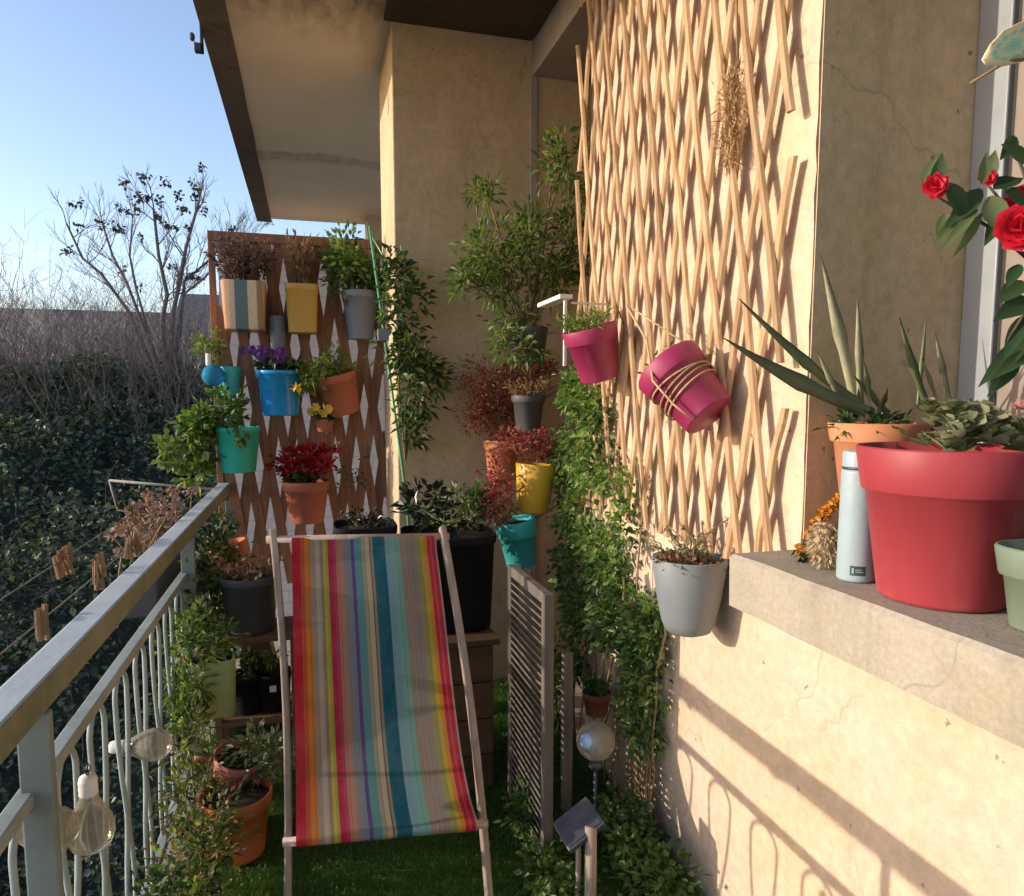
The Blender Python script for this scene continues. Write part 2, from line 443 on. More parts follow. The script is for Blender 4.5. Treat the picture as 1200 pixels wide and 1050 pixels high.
def rail_mat():
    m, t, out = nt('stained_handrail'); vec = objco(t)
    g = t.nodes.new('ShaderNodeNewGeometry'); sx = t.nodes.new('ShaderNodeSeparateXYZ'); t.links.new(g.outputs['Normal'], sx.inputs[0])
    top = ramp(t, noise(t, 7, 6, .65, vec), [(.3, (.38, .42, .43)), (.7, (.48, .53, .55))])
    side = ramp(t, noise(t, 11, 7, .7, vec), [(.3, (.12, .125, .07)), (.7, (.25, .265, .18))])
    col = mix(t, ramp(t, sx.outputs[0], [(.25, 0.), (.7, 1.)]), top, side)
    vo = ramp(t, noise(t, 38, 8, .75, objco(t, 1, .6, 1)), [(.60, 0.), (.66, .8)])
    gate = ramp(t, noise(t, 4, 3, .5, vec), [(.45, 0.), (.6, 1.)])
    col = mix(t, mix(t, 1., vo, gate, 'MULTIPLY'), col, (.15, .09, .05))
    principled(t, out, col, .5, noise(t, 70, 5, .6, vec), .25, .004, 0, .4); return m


M['handrail'] = rail_mat()


def pane_mat():
    m, t, out = nt('window_glass'); p = principled(t, out, (.045, .05, .055), .06, None, spec=.8); return m


M['pane'] = pane_mat()
M['panel'] = simple('solar_cells', (.035, .037, .05), .45, .2, 30, .1, spec=.4)

# ---------------------------------------------------------------- camera, light, sky
cd = bpy.data.cameras.new('camera'); cam = bpy.data.objects.new('camera', cd); C.objects.link(cam)
cd.sensor_fit = 'HORIZONTAL'; cd.sensor_width = 36; cd.lens = 36 * F_PX / 1200
cd.shift_y = (CY - 525) / 1200; cd.clip_end = 2000; cd.clip_start = .02
R3 = Matrix((RT, UP, -FW)).transposed()
cam.matrix_world = Matrix.Translation(CAM) @ R3.to_4x4()
sc.camera = cam

SUN_AZ = math.radians(-83); SUN_EL = math.radians(14.8)     # azimuth from +Y towards +X
to_sun = V((math.sin(SUN_AZ) * math.cos(SUN_EL), math.cos(SUN_AZ) * math.cos(SUN_EL), math.sin(SUN_EL)))
sd = bpy.data.lights.new('sun', 'SUN'); so = bpy.data.objects.new('sun', sd); C.objects.link(so)
sd.energy = 4.5; sd.angle = math.radians(.5); sd.color = (1, .87, .71)
so.rotation_euler = to_sun.to_track_quat('Z', 'Y').to_euler(); so.location = (-20, 8, 9)
w = bpy.data.worlds.new('World'); sc.world = w; w.use_nodes = True
wt = w.node_tree; bg = wt.nodes['Background']
sky = wt.nodes.new('ShaderNodeTexSky'); sky.sky_type = 'NISHITA'; sky.sun_disc = False
sky.sun_elevation = SUN_EL; sky.sun_rotation = SUN_AZ; sky.air_density = 1.0; sky.dust_density = .9; sky.ozone_density = 1.5
wt.links.new(mix(wt, 1., sky.outputs[0], (1.03, .97, 1.01), 'MULTIPLY'), bg.inputs[0]); bg.inputs[1].default_value = .31
sc.view_settings.view_transform = 'Standard'; sc.view_settings.look = 'None'; sc.view_settings.exposure = 0
sc.cycles.max_bounces = 8; sc.cycles.transparent_max_bounces = 16; sc.cycles.use_denoising = True
sc.cycles.caustics_reflective = False; sc.cycles.caustics_refractive = False

# ---------------------------------------------------------------- setting: ground, floor, house
mb = MB(); mb.box((-900, -300, -3.2), (900, 1500, -3.0))
struct(mb.build('ground', simple('pale_bounce_ground', (.42, .38, .30), .95, .4, .5, 0)))  # pale colour chosen to bounce sunlight up onto the soffit
mb = MB(); mb.box((-.52, -1.6, -.16), (1.085, 4.5, -.004))
struct(mb.build('balcony_floor', M['sill'], bevel=.01))
mb = MB(); mb.box((-.44, .4, -.002), (1.07, 3.5, .004))
n = 60000
P = np.stack([rng.uniform(-.44, 1.07, n), rng.uniform(1.55, 3.5, n), np.full(n, .004)], 1)
D = np.stack([rng.normal(0, .45, n), rng.normal(0, .45, n), np.ones(n)], 1)
mb.leaves(P, D, rng.uniform(.014, .03, n), rng.uniform(.002, .0035, n), .1, .2, (0, -1, .2))
tag(struct(mb.build('grass', M['turf']), 'stuff'), 'short green artificial turf covering the balcony floor', 'grass')

WX = 1.085
house = thing('house', 'peach rendered house with deep window sill, pillar and overhanging concrete slab', 'house', (1.3, 1.8, 0))
HO = V((-1.3, -1.8, 0))


def hpart(mb, name, mat, bevel=0, parent=None):
    o = mb.build(name, mat, parent or house, bevel)
    if parent is None: o.location = HO
    return o


# wall, L-shaped in elevation, with a slightly uneven corner
mb = MB()
prof = [(-1.4, -.15), (2.75, -.15), (2.75, 3.2)]
for i in range(40):
    z = 3.2 + (.986 - 3.2) * i / 39
    prof.append((1.411 + (rnd.uniform(-.0035, .0035) if 0 < i < 39 else 0), z))
prof.append((-1.4, .986))
k = len(prof)
vs = [(WX, y, z) for y, z in prof] + [(1.60, y, z) for y, z in prof]
fs = [tuple(range(k)), tuple(range(2 * k - 1, k - 1, -1))] + [((i + 1) % k, i, i + k, (i + 1) % k + k) for i in range(k)]
mb.add(vs, fs); hpart(mb, 'wall', M['wall'])
mb = MB(); mb.box((WX + .002, 1.404, 1.107), (1.598, 1.4065, 3.19)); hpart(mb, 'window_reveal', M['reveal'])
mb = MB()
ys = np.linspace(-1.4, 1.406, 60)
vs = []
for y in ys:
    e = .003 * mnoise.noise(V((y * 9, 0, 0))) + .002 * mnoise.noise(V((y * 30, 3, 0)))
    e2 = .003 * mnoise.noise(V((y * 11, 7, 0)))
    vs += [(.9 + e, y, .989), (.899 + e2, y, 1.098 + e), (.907 + e2, y, 1.107 + e * .5), (1.52, y, 1.107), (1.52, y, .989)]
fs = []
for i in range(len(ys) - 1):
    for j in range(5):
        fs.append((i * 5 + j, i * 5 + (j + 1) % 5, i * 5 + 5 + (j + 1) % 5, i * 5 + 5 + j))
fs += [(0, 1, 2, 3, 4)[::-1], tuple((len(ys) - 1) * 5 + j for j in range(5))]
mb.add(vs, fs); hpart(mb, 'window_sill', M['sill'])
mb = MB(); mb.box((WX + .001, -1.4, 2.75), (1.6, 1.4055, 3.2)); hpart(mb, 'added_window_lintel', M['reveal'])  # out of view, added to shade the window opening
mb = MB(); mb.box((.408, 3.53, -.15), (1.62, 4.126, 3.2)); hpart(mb, 'pillar', M['pillar'], .006)
mb = MB(); mb.box((WX + .003, 2.751, 3.01), (1.6, 3.529, 3.2)); hpart(mb, 'beam', M['trim_grey'])
mb = MB(); mb.box((WX - .012, 3.517, -.1), (WX + .024, 3.529, 3.008)); hpart(mb, 'corner_trim', M['trim_grey'], .003)
mb = MB(); mb.box((1.087, 2.752, -.16), (1.62, 3.528, .015)); hpart(mb, 'door_sill', M['sill'])
mb = MB(); mb.box((1.46, 2.752, .016), (1.52, 3.528, 3.008)); hpart(mb, 'balcony_door', M['door_wood'])
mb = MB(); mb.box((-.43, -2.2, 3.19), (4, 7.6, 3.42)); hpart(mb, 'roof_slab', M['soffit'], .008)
mb = MB()
for i in range(60):   # darker drip edge under the slab, slightly uneven
    y0 = -2.2 + 9.8 * i / 60; y1 = -2.2 + 9.8 * (i + 1) / 60
    a0 = -.305 + .008 * mnoise.noise(V((y0 * 2, 1, 1))); a1 = -.305 + .008 * mnoise.noise(V((y1 * 2, 1, 1)))
    mb.add([(-.436, y0, 3.16), (a0, y0, 3.16), (a1, y1, 3.16), (-.436, y1, 3.16), (-.436, y0, 3.30), (a0, y0, 3.188), (a1, y1, 3.188), (-.436, y1, 3.30)],
           [(0, 3, 2, 1), (0, 4, 7, 3), (1, 2, 6, 5)])
mb.add([(-.436, 7.604, 3.16), (-.305, 7.604, 3.16), (-.305, 7.604, 3.3), (-.436, 7.604, 3.3)], [(0, 1, 2, 3)])
hpart(mb, 'drip_edge', M['edge_band'])
mb = MB(); mb.box((.375, -2.1, 3.170), (WX - .001, 3.527, 3.187)); hpart(mb, 'ceiling_shade_panel', M['dark_ceiling'])  # dark sheet stands for the shaded, stained part of the ceiling
mb = MB(); mb.box((.58, 7.2, -3), (1.3, 7.5, 3.2)); hpart(mb, 'far_pillar', M['far_wall'])
# window: frame, seal, sash, pane
mb = MB(); mb.box((1.50, 1.318, 1.11), (1.56, 1.403, 2.74)); mb.box((1.50, -1.2, 1.11), (1.56, 1.317, 1.16)); wf = hpart(mb, 'window', M['frame_paint'], .004)
mb = MB(); mb.box((1.515, 1.292, 1.165), (1.55, 1.3175, 2.74)); hpart(mb, 'seal', M['seal'], parent=wf)
mb = MB(); mb.box((1.49, 1.215, 1.165), (1.55, 1.290, 2.74)); mb.box((1.49, -1.1, 1.165), (1.55, 1.2145, 1.235)); hpart(mb, 'sash', M['sashgrey'], .006, parent=wf)
mb = MB(); mb.box((1.515, -1.1, 1.236), (1.525, 1.2145, 2.74)); hpart(mb, 'pane', M['pane'], parent=wf)

# stone block wall of the neighbour, seen through the trellis
mbk, t_, out_ = nt('pale_blockwork')
tcn = t_.nodes.new('ShaderNodeTexCoord'); mp_ = t_.nodes.new('ShaderNodeMapping'); mp_.inputs['Rotation'].default_value = (PI / 2, 0, 0)
t_.links.new(tcn.outputs['Object'], mp_.inputs['Vector'])
bk = t_.nodes.new('ShaderNodeTexBrick'); bk.inputs['Scale'].default_value = 2.2; bk.inputs['Mortar Size'].default_value = .015
bk.inputs['Color1'].default_value = (.60, .50, .46, 1); bk.inputs['Color2'].default_value = (.56, .465, .43, 1); bk.inputs['Mortar'].default_value = (.46, .385, .365, 1)
t_.links.new(mp_.outputs['Vector'], bk.inputs['Vector'])
principled(t_, out_, mix(t_, ramp(t_, noise(t_, 3, 6), [(.45, 0.), (.8, .4)]), bk.outputs['Color'], (.42, .36, .34)), .9, noise(t_, 60), .3)
mb = MB(); mb.box((-.74, 7.0, -3.0), (1.6, 7.18, 2.79)); mb.box((-.77, 6.97, 2.792), (1.6, 7.19, 2.86))
tag(mb.build('block_wall', mbk), 'pale block wall seen through gaps in the red-brown trellis', 'wall')

# ---------------------------------------------------------------- railing
rail = thing('railing', 'grey-green painted metal balcony railing with looped ornaments along the left side', 'railing', (-.45, 2.0, 0))
RO = V((.45, -2.0, 0))


def rpart(mb, name, mat, bevel=0):
    o = mb.build(name, mat, rail, bevel); o.location = RO; return o


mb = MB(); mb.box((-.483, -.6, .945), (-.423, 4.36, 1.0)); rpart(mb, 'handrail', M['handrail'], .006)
RX = -.462
mb = MB(); mb.box((RX - .014, -.6, .790), (RX + .014, 4.34, .815)); rpart(mb, 'upper_rail', M['rail'], .003)
mb = MB(); mb.box((RX - .014, -.6, .10), (RX + .014, 4.34, .125)); rpart(mb, 'lower_rail', M['rail'], .003)
for y in (-.3, 1.30, 2.85, 4.31):
    mb = MB(); mb.box((RX - .006, y - .011, -.02), (RX + .042, y + .011, .945)); rpart(mb, 'post', M['railpost'], .003)
mbs = []
y = -.165; ci = 0
while y < 4.2:
    if True:
        mb = MB()
        if True:    # long loop, round at the top, drawn to a point below
            pts = []
            for i in range(25):
                a = PI * i / 24
                pts.append((RX, y + .056 * math.cos(a), .731 + .056 * math.sin(a)))
                half = [(.052, .66), (.043, .59), (.028, .52), (.012, .46), (.0055, .43), (.0055, .40), (.014, .36), (.030, .30), (.038, .24), (.034, .17), (.026, .124)]
            pts = [(RX, y + a_, z_) for a_, z_ in half[::-1]] + pts + [(RX, y - a_, z_) for a_, z_ in half]
            mb.tube(pts, .0062, 6)
            rpart(mb, 'loop', M['rail'])
    y += .207; ci += 1

# clothes lines outside the railing
cl = thing('clothes_airer', 'metal bracket with thin washing lines running outside the handrail', 'clothes airer', (-.8, 4.3, .97))
co = V((.8, -4.3, -.97))
b0 = at(128, 563, Y=4.3); b1 = at(258, 574, Y=4.3)
mb = MB(); mb.tube([b0, b1], .007, 8); mb.tube([b0 + V((0, 0, 0)), b0 + V((.03, 0, -.16)), b1 + V((0, 0, -.2))], .005, 8)
o = mb.build('bracket', M['trim_grey'], cl); o.location = co
lines = []
for (lx, lz) in ((-.545, 1.0), (-.69, 1.0)):
    pts = [(lx, 4.3, lz + .01)] + [(lx, 4.3 - 4.6 * i / 12, lz + .01 - .015 * math.sin(PI * i / 12)) for i in range(1, 13)]
    lines.append(pts)
    mb = MB(); mb.tube(pts, .0017, 5); o = mb.build('line', M['greywood'], cl); o.location = co


def peg_mesh():
    mb = MB()
    for s in (-1, 1):
        mb.add([(s * .004, -.005, .03), (s * .009, -.005, .03), (s * .013, -.005, -.045), (s * .006, -.005, -.045),
                (s * .004, .005, .03), (s * .009, .005, .03), (s * .013, .005, -.045), (s * .006, .005, -.045)],
               [(0, 3, 2, 1), (4, 5, 6, 7), (0, 1, 5, 4), (1, 2, 6, 5), (2, 3, 7, 6), (3, 0, 4, 7)])
    mb.box((-.012, -.003, .002), (.012, .003, .006))
    return mb


peg0 = None
yq = lambda px, py, X: at(px, py, X=X).y
pegsets = [(0, yq(45, 738, -.545), 4, 'plain wooden peg in the nearest small cluster on the washing line beside the handrail'), (0, yq(112, 682, -.545), 6, 'wooden peg in the middle cluster on the washing line beside the handrail'),
           (1, yq(66, 655, -.69), 10, 'wooden peg in the fanned bunch on the washing line away from the handrail'), (0, yq(150, 645, -.545), 10, 'wooden peg in the crowded far bunch beside the handrail'), (1, yq(150, 610, -.69), 8, 'pale wooden peg on the second washing line near the dried stems')]
for li, y0, cnt, lab in pegsets:
    for i in range(cnt):
        y = y0 + i * .014 + rnd.uniform(-.004, .004)
        pts = lines[li]; q = (4.3 - y) / 4.6
        z = pts[0][2] - .015 * math.sin(PI * q) + rnd.uniform(-.01, .01)
        if peg0 is None:
            o = peg0 = peg_mesh().build('clothes_peg', M['pegwood'])
        else:
            o = peg0.copy(); C.objects.link(o)
        o.location = (pts[0][0], y, z); o.rotation_euler = (rnd.uniform(-.22, .22), rnd.uniform(-.22, .22), PI / 2 + rnd.uniform(-.8, .8))
        o.rotation_euler[0] += (0 if rnd.random() < .8 else PI)
        o.scale = (.8, .8, .85); tag(o, lab, 'clothes peg', 'wooden pegs: ' + lab.split(' on ')[0].split('in the ')[-1])
# dried flower stems hung between line and rail
dp = thing('dried_plant', 'dried pinkish-brown flower stems in the trough outside the handrail', 'dried plant', at(185, 622, X=-.6))
mb = MB()
for i in range(60):
    p = V((rnd.gauss(0, .03), rnd.gauss(0, .2), -.10)); q = p + V((rnd.gauss(0, .05), rnd.gauss(0, .06), rnd.uniform(.07, .22)))
    mb.tube([p, (p + q) / 2 + V((rnd.gauss(0, .01), 0, 0)), q], .0025, 4)
    nn = 10
    mb2 = MB(); mb2.leaves(np.array(q)[None] + rng.normal(0, .011, (nn, 3)), rng.normal(0, 1, (nn, 3)), .032, .017); mb2.build('seed_head', M['driedpink'], dp)
mb.build('stems', M['drystem'], dp)
mb = MB(); mb.box((-.07, -.42, -.24), (.07, .42, -.1)); mb.build('trough', M['darkgrey'], dp, .01)


# light bulbs hung on the railing
def bulb(loc, rot, label):
    b = thing('bulb_light', label, 'garden light', loc, 'glass bulb lights hung on the railing', rot)
    mb = MB(); mb.lathe([(.001, -.058), (.018, -.054), (.034, -.042), (.041, -.022), (.041, -.008), (.036, .012), (.026, .032), (.018, .048), (.015, .06)], 24)
    mb.build('glass', M['bulbglass'], b)
    mb = MB(); mb.lathe([(.016, .058), (.017, .06), (.016, .066), (.017, .072), (.016, .078), (.017, .084), (.014, .094), (.001, .096)], 18)
    mb.build('cap', M['whitemetal'], b)
    mb = MB(); mb.tube([(0, 0, .095), (.006, 0, .11), (0, 0, .122), (-.006, 0, .11), (0, 0, .095)], .0015, 5); mb.build('hook', M['darkmetal'], b)
    return b


b = bulb(at(174, 873, X=-.42), (0, math.radians(-92), math.radians(-12)), 'glass bulb light lying sideways on the railing, farthest of three')
b = bulb(at(106, 965, X=-.42), (0, 0, .4), 'glass bulb light hanging upright between the railing loops')
b = bulb(at(52, 972, X=-.478), (0, math.radians(-60), .5), 'glass bulb light half hidden behind the railing post')

# ---------------------------------------------------------------- end trellis and wall lattice
TY = 4.2
tl = at(247, 280, Y=TY); tr = at(449, 285, Y=TY)
x0, x1, z0, z1 = tl.x + .005, .43, .42, tl.z + .01
mb = MB()


def slat_lattice(mb, a0, a1, z0, z1, ph, pv, wid, thk, pt, off=0, jit=0., ends=None):
    """two layers of crossing slats in the plane of (a, z); pt(a, z, depth) -> point"""
    sl = pv / ph
    H = z1 - z0
    for layer, sgn in ((0, 1), (1, -1)):
        k0 = int(-H / sl / ph) - 2; of = off[layer] if hasattr(off, '__len__') else off
        for k in range(k0, int((a1 - a0 + H / sl) / ph) + 3):
            ab = a0 + of + k * ph + rnd.uniform(-jit, jit)
            za, zb = z0, z1
            lo = lambda z: ab + sgn * (z - z0) / sl
            # clip to [a0,a1]
            if sgn > 0:
                za = max(za, z0 + (a0 - ab) * sl); zb = min(zb, z0 + (a1 - ab) * sl)
            else:
                za = max(za, z0 + (ab - a1) * sl); zb = min(zb, z0 + (ab - a0) * sl)
            if zb - za < .06: continue
            d = (layer if not ends else 1 - layer) * thk * 1.02
            n = 12; w_ = wid * rnd.uniform(.85, 1.12)
            bow = rnd.uniform(-1, 1) * jit * .8; ph1 = rnd.uniform(0, 6.28); vs = []
            sec = ((-.5, 0), (-.36, .72), (0, 1.), (.36, .72), (.5, 0)) if ends else ((-.5, 0), (-.5, 1.), (.5, 1.), (.5, 0))
            m_ = len(sec)
            for i in range(n + 1):
                z = za + (zb - za) * i / n; a = lo(z) + bow * math.sin(PI * i / n) + jit * .35 * math.sin(ph1 + i * 1.1)
                ww = w_ * (1 + (.22 if ends else .06) * mnoise.noise(V((k * 3.7 + layer * 50, z * 5, 1))))
                for (da, dd) in sec:
                    vs.append(pt(a + da * ww, z, d + dd * thk))
            fs = [tuple(range(m_)), tuple(n * m_ + j for j in range(m_))[::-1]]
            for i in range(n):
                for j in range(m_):
                    fs.append((i * m_ + j, i * m_ + m_ + j, i * m_ + m_ + (j + 1) % m_, i * m_ + (j + 1) % m_))
            mb.add(vs, fs)


slat_lattice(mb, x0 + .01, x1, z0, z1 - .02, .104, .66, .054, .008, lambda a, z, d: (a, TY - d, z), .03, .004)
trel = thing('trellis', 'red-brown diamond trellis at the end of the balcony hung with pots', 'trellis', (0, TY, 0))
TO = V((0, -TY, 0))
o = mb.build('slats', M['trellis'], trel); o.location = TO
mb = MB(); mb.box((x0 - .02, TY - .02, z1 - .02), (x1 + .02, TY + .014, z1 + .03)); mb.box((x0 - .02, TY - .02, z0), (x0 + .012, TY + .014, z1 - .021)); mb.box((x1 - .012, TY - .022, z0), (x1 + .02, TY + .012, z1 - .021))
o = mb.build('frame', M['trellis'], trel, .003); o.location = TO
# hazel lattice fixed on the wall
mb = MB()
zc = at(931, 163, X=WX).z; SLp = .57 / .131
slat_lattice(mb, 1.452, 2.80, 1.03, 3.1, .131, .57, .0275, .012, lambda a, z, d: (WX - .024 - d, a, z), ((1.432 - 1.452 - (zc - 1.03) / SLp) % .131, (1.432 - 1.452 + (zc - 1.03) / SLp) % .131), .012, True)
# wooden distance pieces carry it off the wall
tag(mb.build('wall_lattice', M['lattice']), 'sunlit pale wooden lattice of steep diamonds fixed on the peach wall', 'lattice')

# bundle of dry straw stuck in the lattice
st = at(862, 130, X=1.05)
hb = thing('straw_bundle', 'ragged bundle of dry straw stuffed into the wall lattice', 'straw bundle', st)
mb = MB(); n = 1000
P = np.stack([rng.normal(-.010, .009, n), rng.normal(0, .016, n), rng.uniform(-.13, .10, n)], 1)
P[:, 1] *= 1.25 - np.abs(P[:, 2]) * 3.4
D = np.stack([rng.normal(0, .5, n), rng.normal(0, .7, n), rng.normal(0, 1.2, n)], 1)
mb.leaves(P, D, rng.uniform(.015, .05, n), .0035, .1, .1)
mb.build('straw', M['straw'], hb)
mb = MB(); mb.tube([(0, -.005, .1), (.012, .03, .28), (.01, .06, .42)], .004, 5); mb.tube([(0, 0, -.13), (.01, -.02, -.25)], .003, 5); mb.build('stalk', M['drystem'], hb)


# ---------------------------------------------------------------- pots
def pot_profile(rt, rb, h, rim=0, lip=.0, round_=.08, wall=.006):
    """outside from the bottom centre up, over the rim, and down the inside"""
    c = round_ * rb
    p = [(.001, 0), (rb - c, 0), (rb - c * .3, c * .3), (rb, c)]
    if rim:
        rr = rb + (rt - rb) * (h - rim) / h
        p += [(rr - .0005, h - rim - .002), (rr + lip * .8, h - rim), (rr + lip, h - rim + .003), (rt + lip, h - .004), (rt + lip - .002, h)]
        rt = rt + lip
    else:
        p += [(rb + (rt - rb) * .5, h * .5), (rt, h - .004), (rt - .002, h)]
    p += [(rt - wall, h), (rt - wall - .002, h - .03), (rt - wall - .012, h - .032)]
    return p


def pot(parent, rt, rb, h, mat, rim=0, lip=0, sq=1.0, name='pot', round_=.08, n=44, soil=True, Mx=None):
    mb = MB(); mb.lathe(pot_profile(rt, rb, h, rim, lip, round_), n, Mx, sq); o = mb.build(name, mat, parent)
    if soil:
        mb = MB(); r = rt + lip - .008
        mb.lathe([(r, h - .026), (r * .8, h - .02), (r * .45, h - .012), (.001, h - .012)], 24, Mx, sq)
        mb.build('soil', M['soil'], parent)
    return o


def tuft(mbs, mbl, base, n_st, h, spread, nl, l, wd, rr=.002, lean=(0, 0, 0), start=.25, droop=.15, up=.5, detail=False, outw=1.):
    base = V(base)
    for i in range(n_st):
        a = rnd.uniform(0, 2 * PI); s = spread * math.sqrt(rnd.random())
        off = V((math.cos(a), math.sin(a), 0))
        hh = h * rnd.uniform(.6, 1.05)
        p0 = base + off * s * .25
        p3 = base + off * s * outw + V((0, 0, hh)) + V(lean) * rnd.uniform(.5, 1.2)
        pm = (p0 + p3) / 2 + V((rnd.gauss(0, .1), rnd.gauss(0, .1), .15)) * h * .35
        pts = []
        for k in range(6):
            t = k / 5
            pts.append(p0 * (1 - t) ** 2 + pm * 2 * t * (1 - t) + p3 * t * t)
        if mbs is not None: mbs.tube(pts, [rr * (1 - .6 * k / 5) for k in range(6)], 5, False)
        if nl:
            t = rng.uniform(start, 1.02, nl)[:, None]
            A = np.array(p0)[None]; B = np.array(pm)[None]; Cc = np.array(p3)[None]
            P = A * (1 - t) ** 2 + B * 2 * t * (1 - t) + Cc * t * t
            D = rng.normal(0, .8, (nl, 3)) + np.array([0, 0, up]) + np.array(off)[None] * .4
            mbl.leaves(P, D, l * rng.uniform(.6, 1.15, nl), wd * rng.uniform(.7, 1.15, nl), .18, droop, detail=detail)


def cloud(blobs, n, clump=14, sig=.22, seed=0):
    """clumped leaf positions in ellipsoids: list of (centre, (rx, ry, rz))"""
    r_ = np.random.default_rng(seed)
    wts = np.array([(a * b * c) ** (2 / 3) for _, (a, b, c) in blobs]); wts /= wts.sum()
    Ps = []; Ds = []; cents = []
    for (c, rad), wq in zip(blobs, wts):
        m = max(4, int(n * wq)); rad = np.array(rad)
        K = clump
        cd_ = r_.normal(0, 1, (K, 3)); cd_ /= np.linalg.norm(cd_, axis=1, keepdims=True)
        cc = cd_ * (r_.uniform(.25, 1., (K, 1)) ** .6)
        size = r_.uniform(.5, 1.3, K); idx = r_.choice(K, m, p=size / size.sum())
        off = r_.normal(0, 1, (m, 3)) * sig * size[idx][:, None]
        U = cc[idx] + off
        Ps.append(U * rad + np.array(c)[None])
        Ds.append(off / sig + cc[idx] * .8 + r_.normal(0, .4, (m, 3)) + np.array([0, 0, .3]))
        cents += [(V(c), [V(tuple(x * rad + np.array(c))) for x in cc])]
    return np.concatenate(Ps), np.concatenate(Ds), cents


def bushy(root, blobs, n, l, wd, leafm, stemm=None, origin=None, clump=14, sig=.22, seed=1, rr=.004, detail=False, droop=.15, name='foliage'):
    P, D, cents = cloud(blobs, n, clump, sig, seed)
    mb = MB(); m = len(P)
    mb.leaves(P, D, l * rng.uniform(.6, 1.15, m), wd * rng.uniform(.7, 1.15, m), .18, droop, detail=detail)
    f = mb.build(name, leafm, root)
    if stemm is not None:
        mb = MB(); og = V(origin or (0, 0, 0))
        for c, cs in cents:
            j = (og + c) / 2 + V((rnd.gauss(0, .03), rnd.gauss(0, .03), 0)) * (c - og).length
            mb.tube([og, j, c], [rr * 1.5, rr * 1.2, rr], 6, False)
            for q in cs:
                mb.tube([c, (c + q) / 2 + V((rnd.gauss(0, 1), rnd.gauss(0, 1), rnd.gauss(0, 1))) * (q - c).length * .12, q], [rr, rr * .7, rr * .35], 5, False)
        mb.build('stems', stemm, root)
    return f


def hang(root, h, rt, dx=0, dy=1, d=.06):
    """wire hanger from the pot rim back to what it hangs on"""
    mb = MB(); u = V((dx, dy, 0)).normalized()
    mb.tube([u * (rt - .004) + V((0, 0, h - .02)), u * (rt + d * .5) + V((0, 0, h + .01)), u * (rt + d) + V((0, 0, h + .03)), u * (rt + d + .01) + V((0, 0, h - .02))], .0025, 5)
    mb.build('hook', M['darkmetal'], root)


def plant(name, label, base, rt, rb, h, mat, cat='potted plant', rim=0, lip=0, sq=1.0, rot=None, group=None, soil=True, round_=.08):
    r = thing(name, label, cat, base, group, rot)
    pot(r, rt, rb, h, mat, rim, lip, sq, soil=soil, round_=round_)
    return r


PY = 4.06     # plane of the pots hung on the trellis
# striped bucket with dry plant; sunlit orange side and teal shade painted in
m_, t_, o_ = nt('stripe_and_light_paint')
tc_ = t_.nodes.new('ShaderNodeTexCoord'); sx_ = t_.nodes.new('ShaderNodeSeparateXYZ'); t_.links.new(tc_.outputs['Object'], sx_.inputs[0])
mr_ = t_.nodes.new('ShaderNodeMapRange'); mr_.inputs[1].default_value = -.11; mr_.inputs[2].default_value = .11; t_.links.new(sx_.outputs[0], mr_.inputs[0])
cs_ = ramp(t_, mr_.outputs[0], [(0, (.50, .24, .11)), (.16, (.62, .46, .33)), (.32, (.10, .17, .18)), (.60, (.60, .48, .31)), (.80, (.28, .20, .12)), (.92, (.40, .30, .2))], 'CONSTANT')
principled(t_, o_, mix(t_, ramp(t_, noise(t_, 20, 6), [(.5, 0.), (.8, .5)]), cs_, (.2, .15, .1)), .65, noise(t_, 60), .2)
p = at(288, 388, Y=PY)
r = plant('potted_plant', 'square planter with cream stripes, painted sunlit orange side and teal shade, and brown dry stems', p, .108, .096, .245, m_, sq=7)
mb = MB(); ml = MB(); tuft(mb, ml, (0, 0, .2), 60, .27, .17, 26, .035, .016, .0022, up=.3)
mb.build('stems', M['drystem'], r); ml.build('foliage', M['lfpurple'], r); hang(r, .245, .12)
# yellow square pot with reeds
p = at(355, 391, Y=PY)
r = plant('potted_plant', 'ochre yellow square pot with dry upright reeds on the trellis top row', p, .083, .072, .25, M['ochre'], sq=8, rim=.03, lip=.003)
mb = MB(); ml = MB(); tuft(mb, ml, (0, 0, .2), 40, .30, .08, 12, .06, .012, .002, up=1.6)
mb.build('stems', M['drystem'], r); ml.build('foliage', M['lfdry'], r); hang(r, .25, .09)
# slate pot with leafy green
p = at(423, 398, Y=PY)
r = plant('potted_plant', 'slate grey tapered pot with bushy green plant at the top right of the trellis', p, .098, .066, .255, M['slate'], rim=.035, lip=.004)
bushy(r, [((-.02, 0, .42), (.16, .13, .15)), ((-.1, 0, .34), (.10, .1, .12)), ((.05, -.02, .34), (.09, .09, .12))], 900, .055, .026, M['lfshrub'], M['greenstem'], (0, 0, .22), seed=5, rr=.003); hang(r, .25, .09)
# narrow dark pot
p = at(326, 413, Y=PY + .03)
r = plant('flower_pot', 'narrow dark blue-grey empty pot between striped and ochre pots', p, .045, .035, .19, M['slate'], 'plant pot', soil=True); hang(r, .19, .04, d=.05)
# blue glazed pot
p = at(329, 487, Y=PY - .02)
r = plant('potted_plant', 'glossy blue pot with purple pansies hanging on the trellis', p, .115, .092, .235, M['blue'], rim=.02, lip=.005)
mb = MB(); ml = MB(); tuft(mb, ml, (0, 0, .2), 26, .10, .14, 16, .04, .022, .002)
mb.build('stems', M['greenstem'], r); ml.build('foliage', M['lfdark'], r)
for i in range(16):
    ml = MB()
    c = np.array([rnd.gauss(-.06, .05), rnd.gauss(-.06, .05), .27 + rnd.random() * .07])
    for k in range(5):
        a = k * 1.257
        ml.leaves(c[None], np.array([[math.cos(a), -.5, math.sin(a)]]), .03, .028, .05, 0, (0, -1, 0), .2)
    ml.build('flower', M['petalviolet'], r)
hang(r, .235, .11)
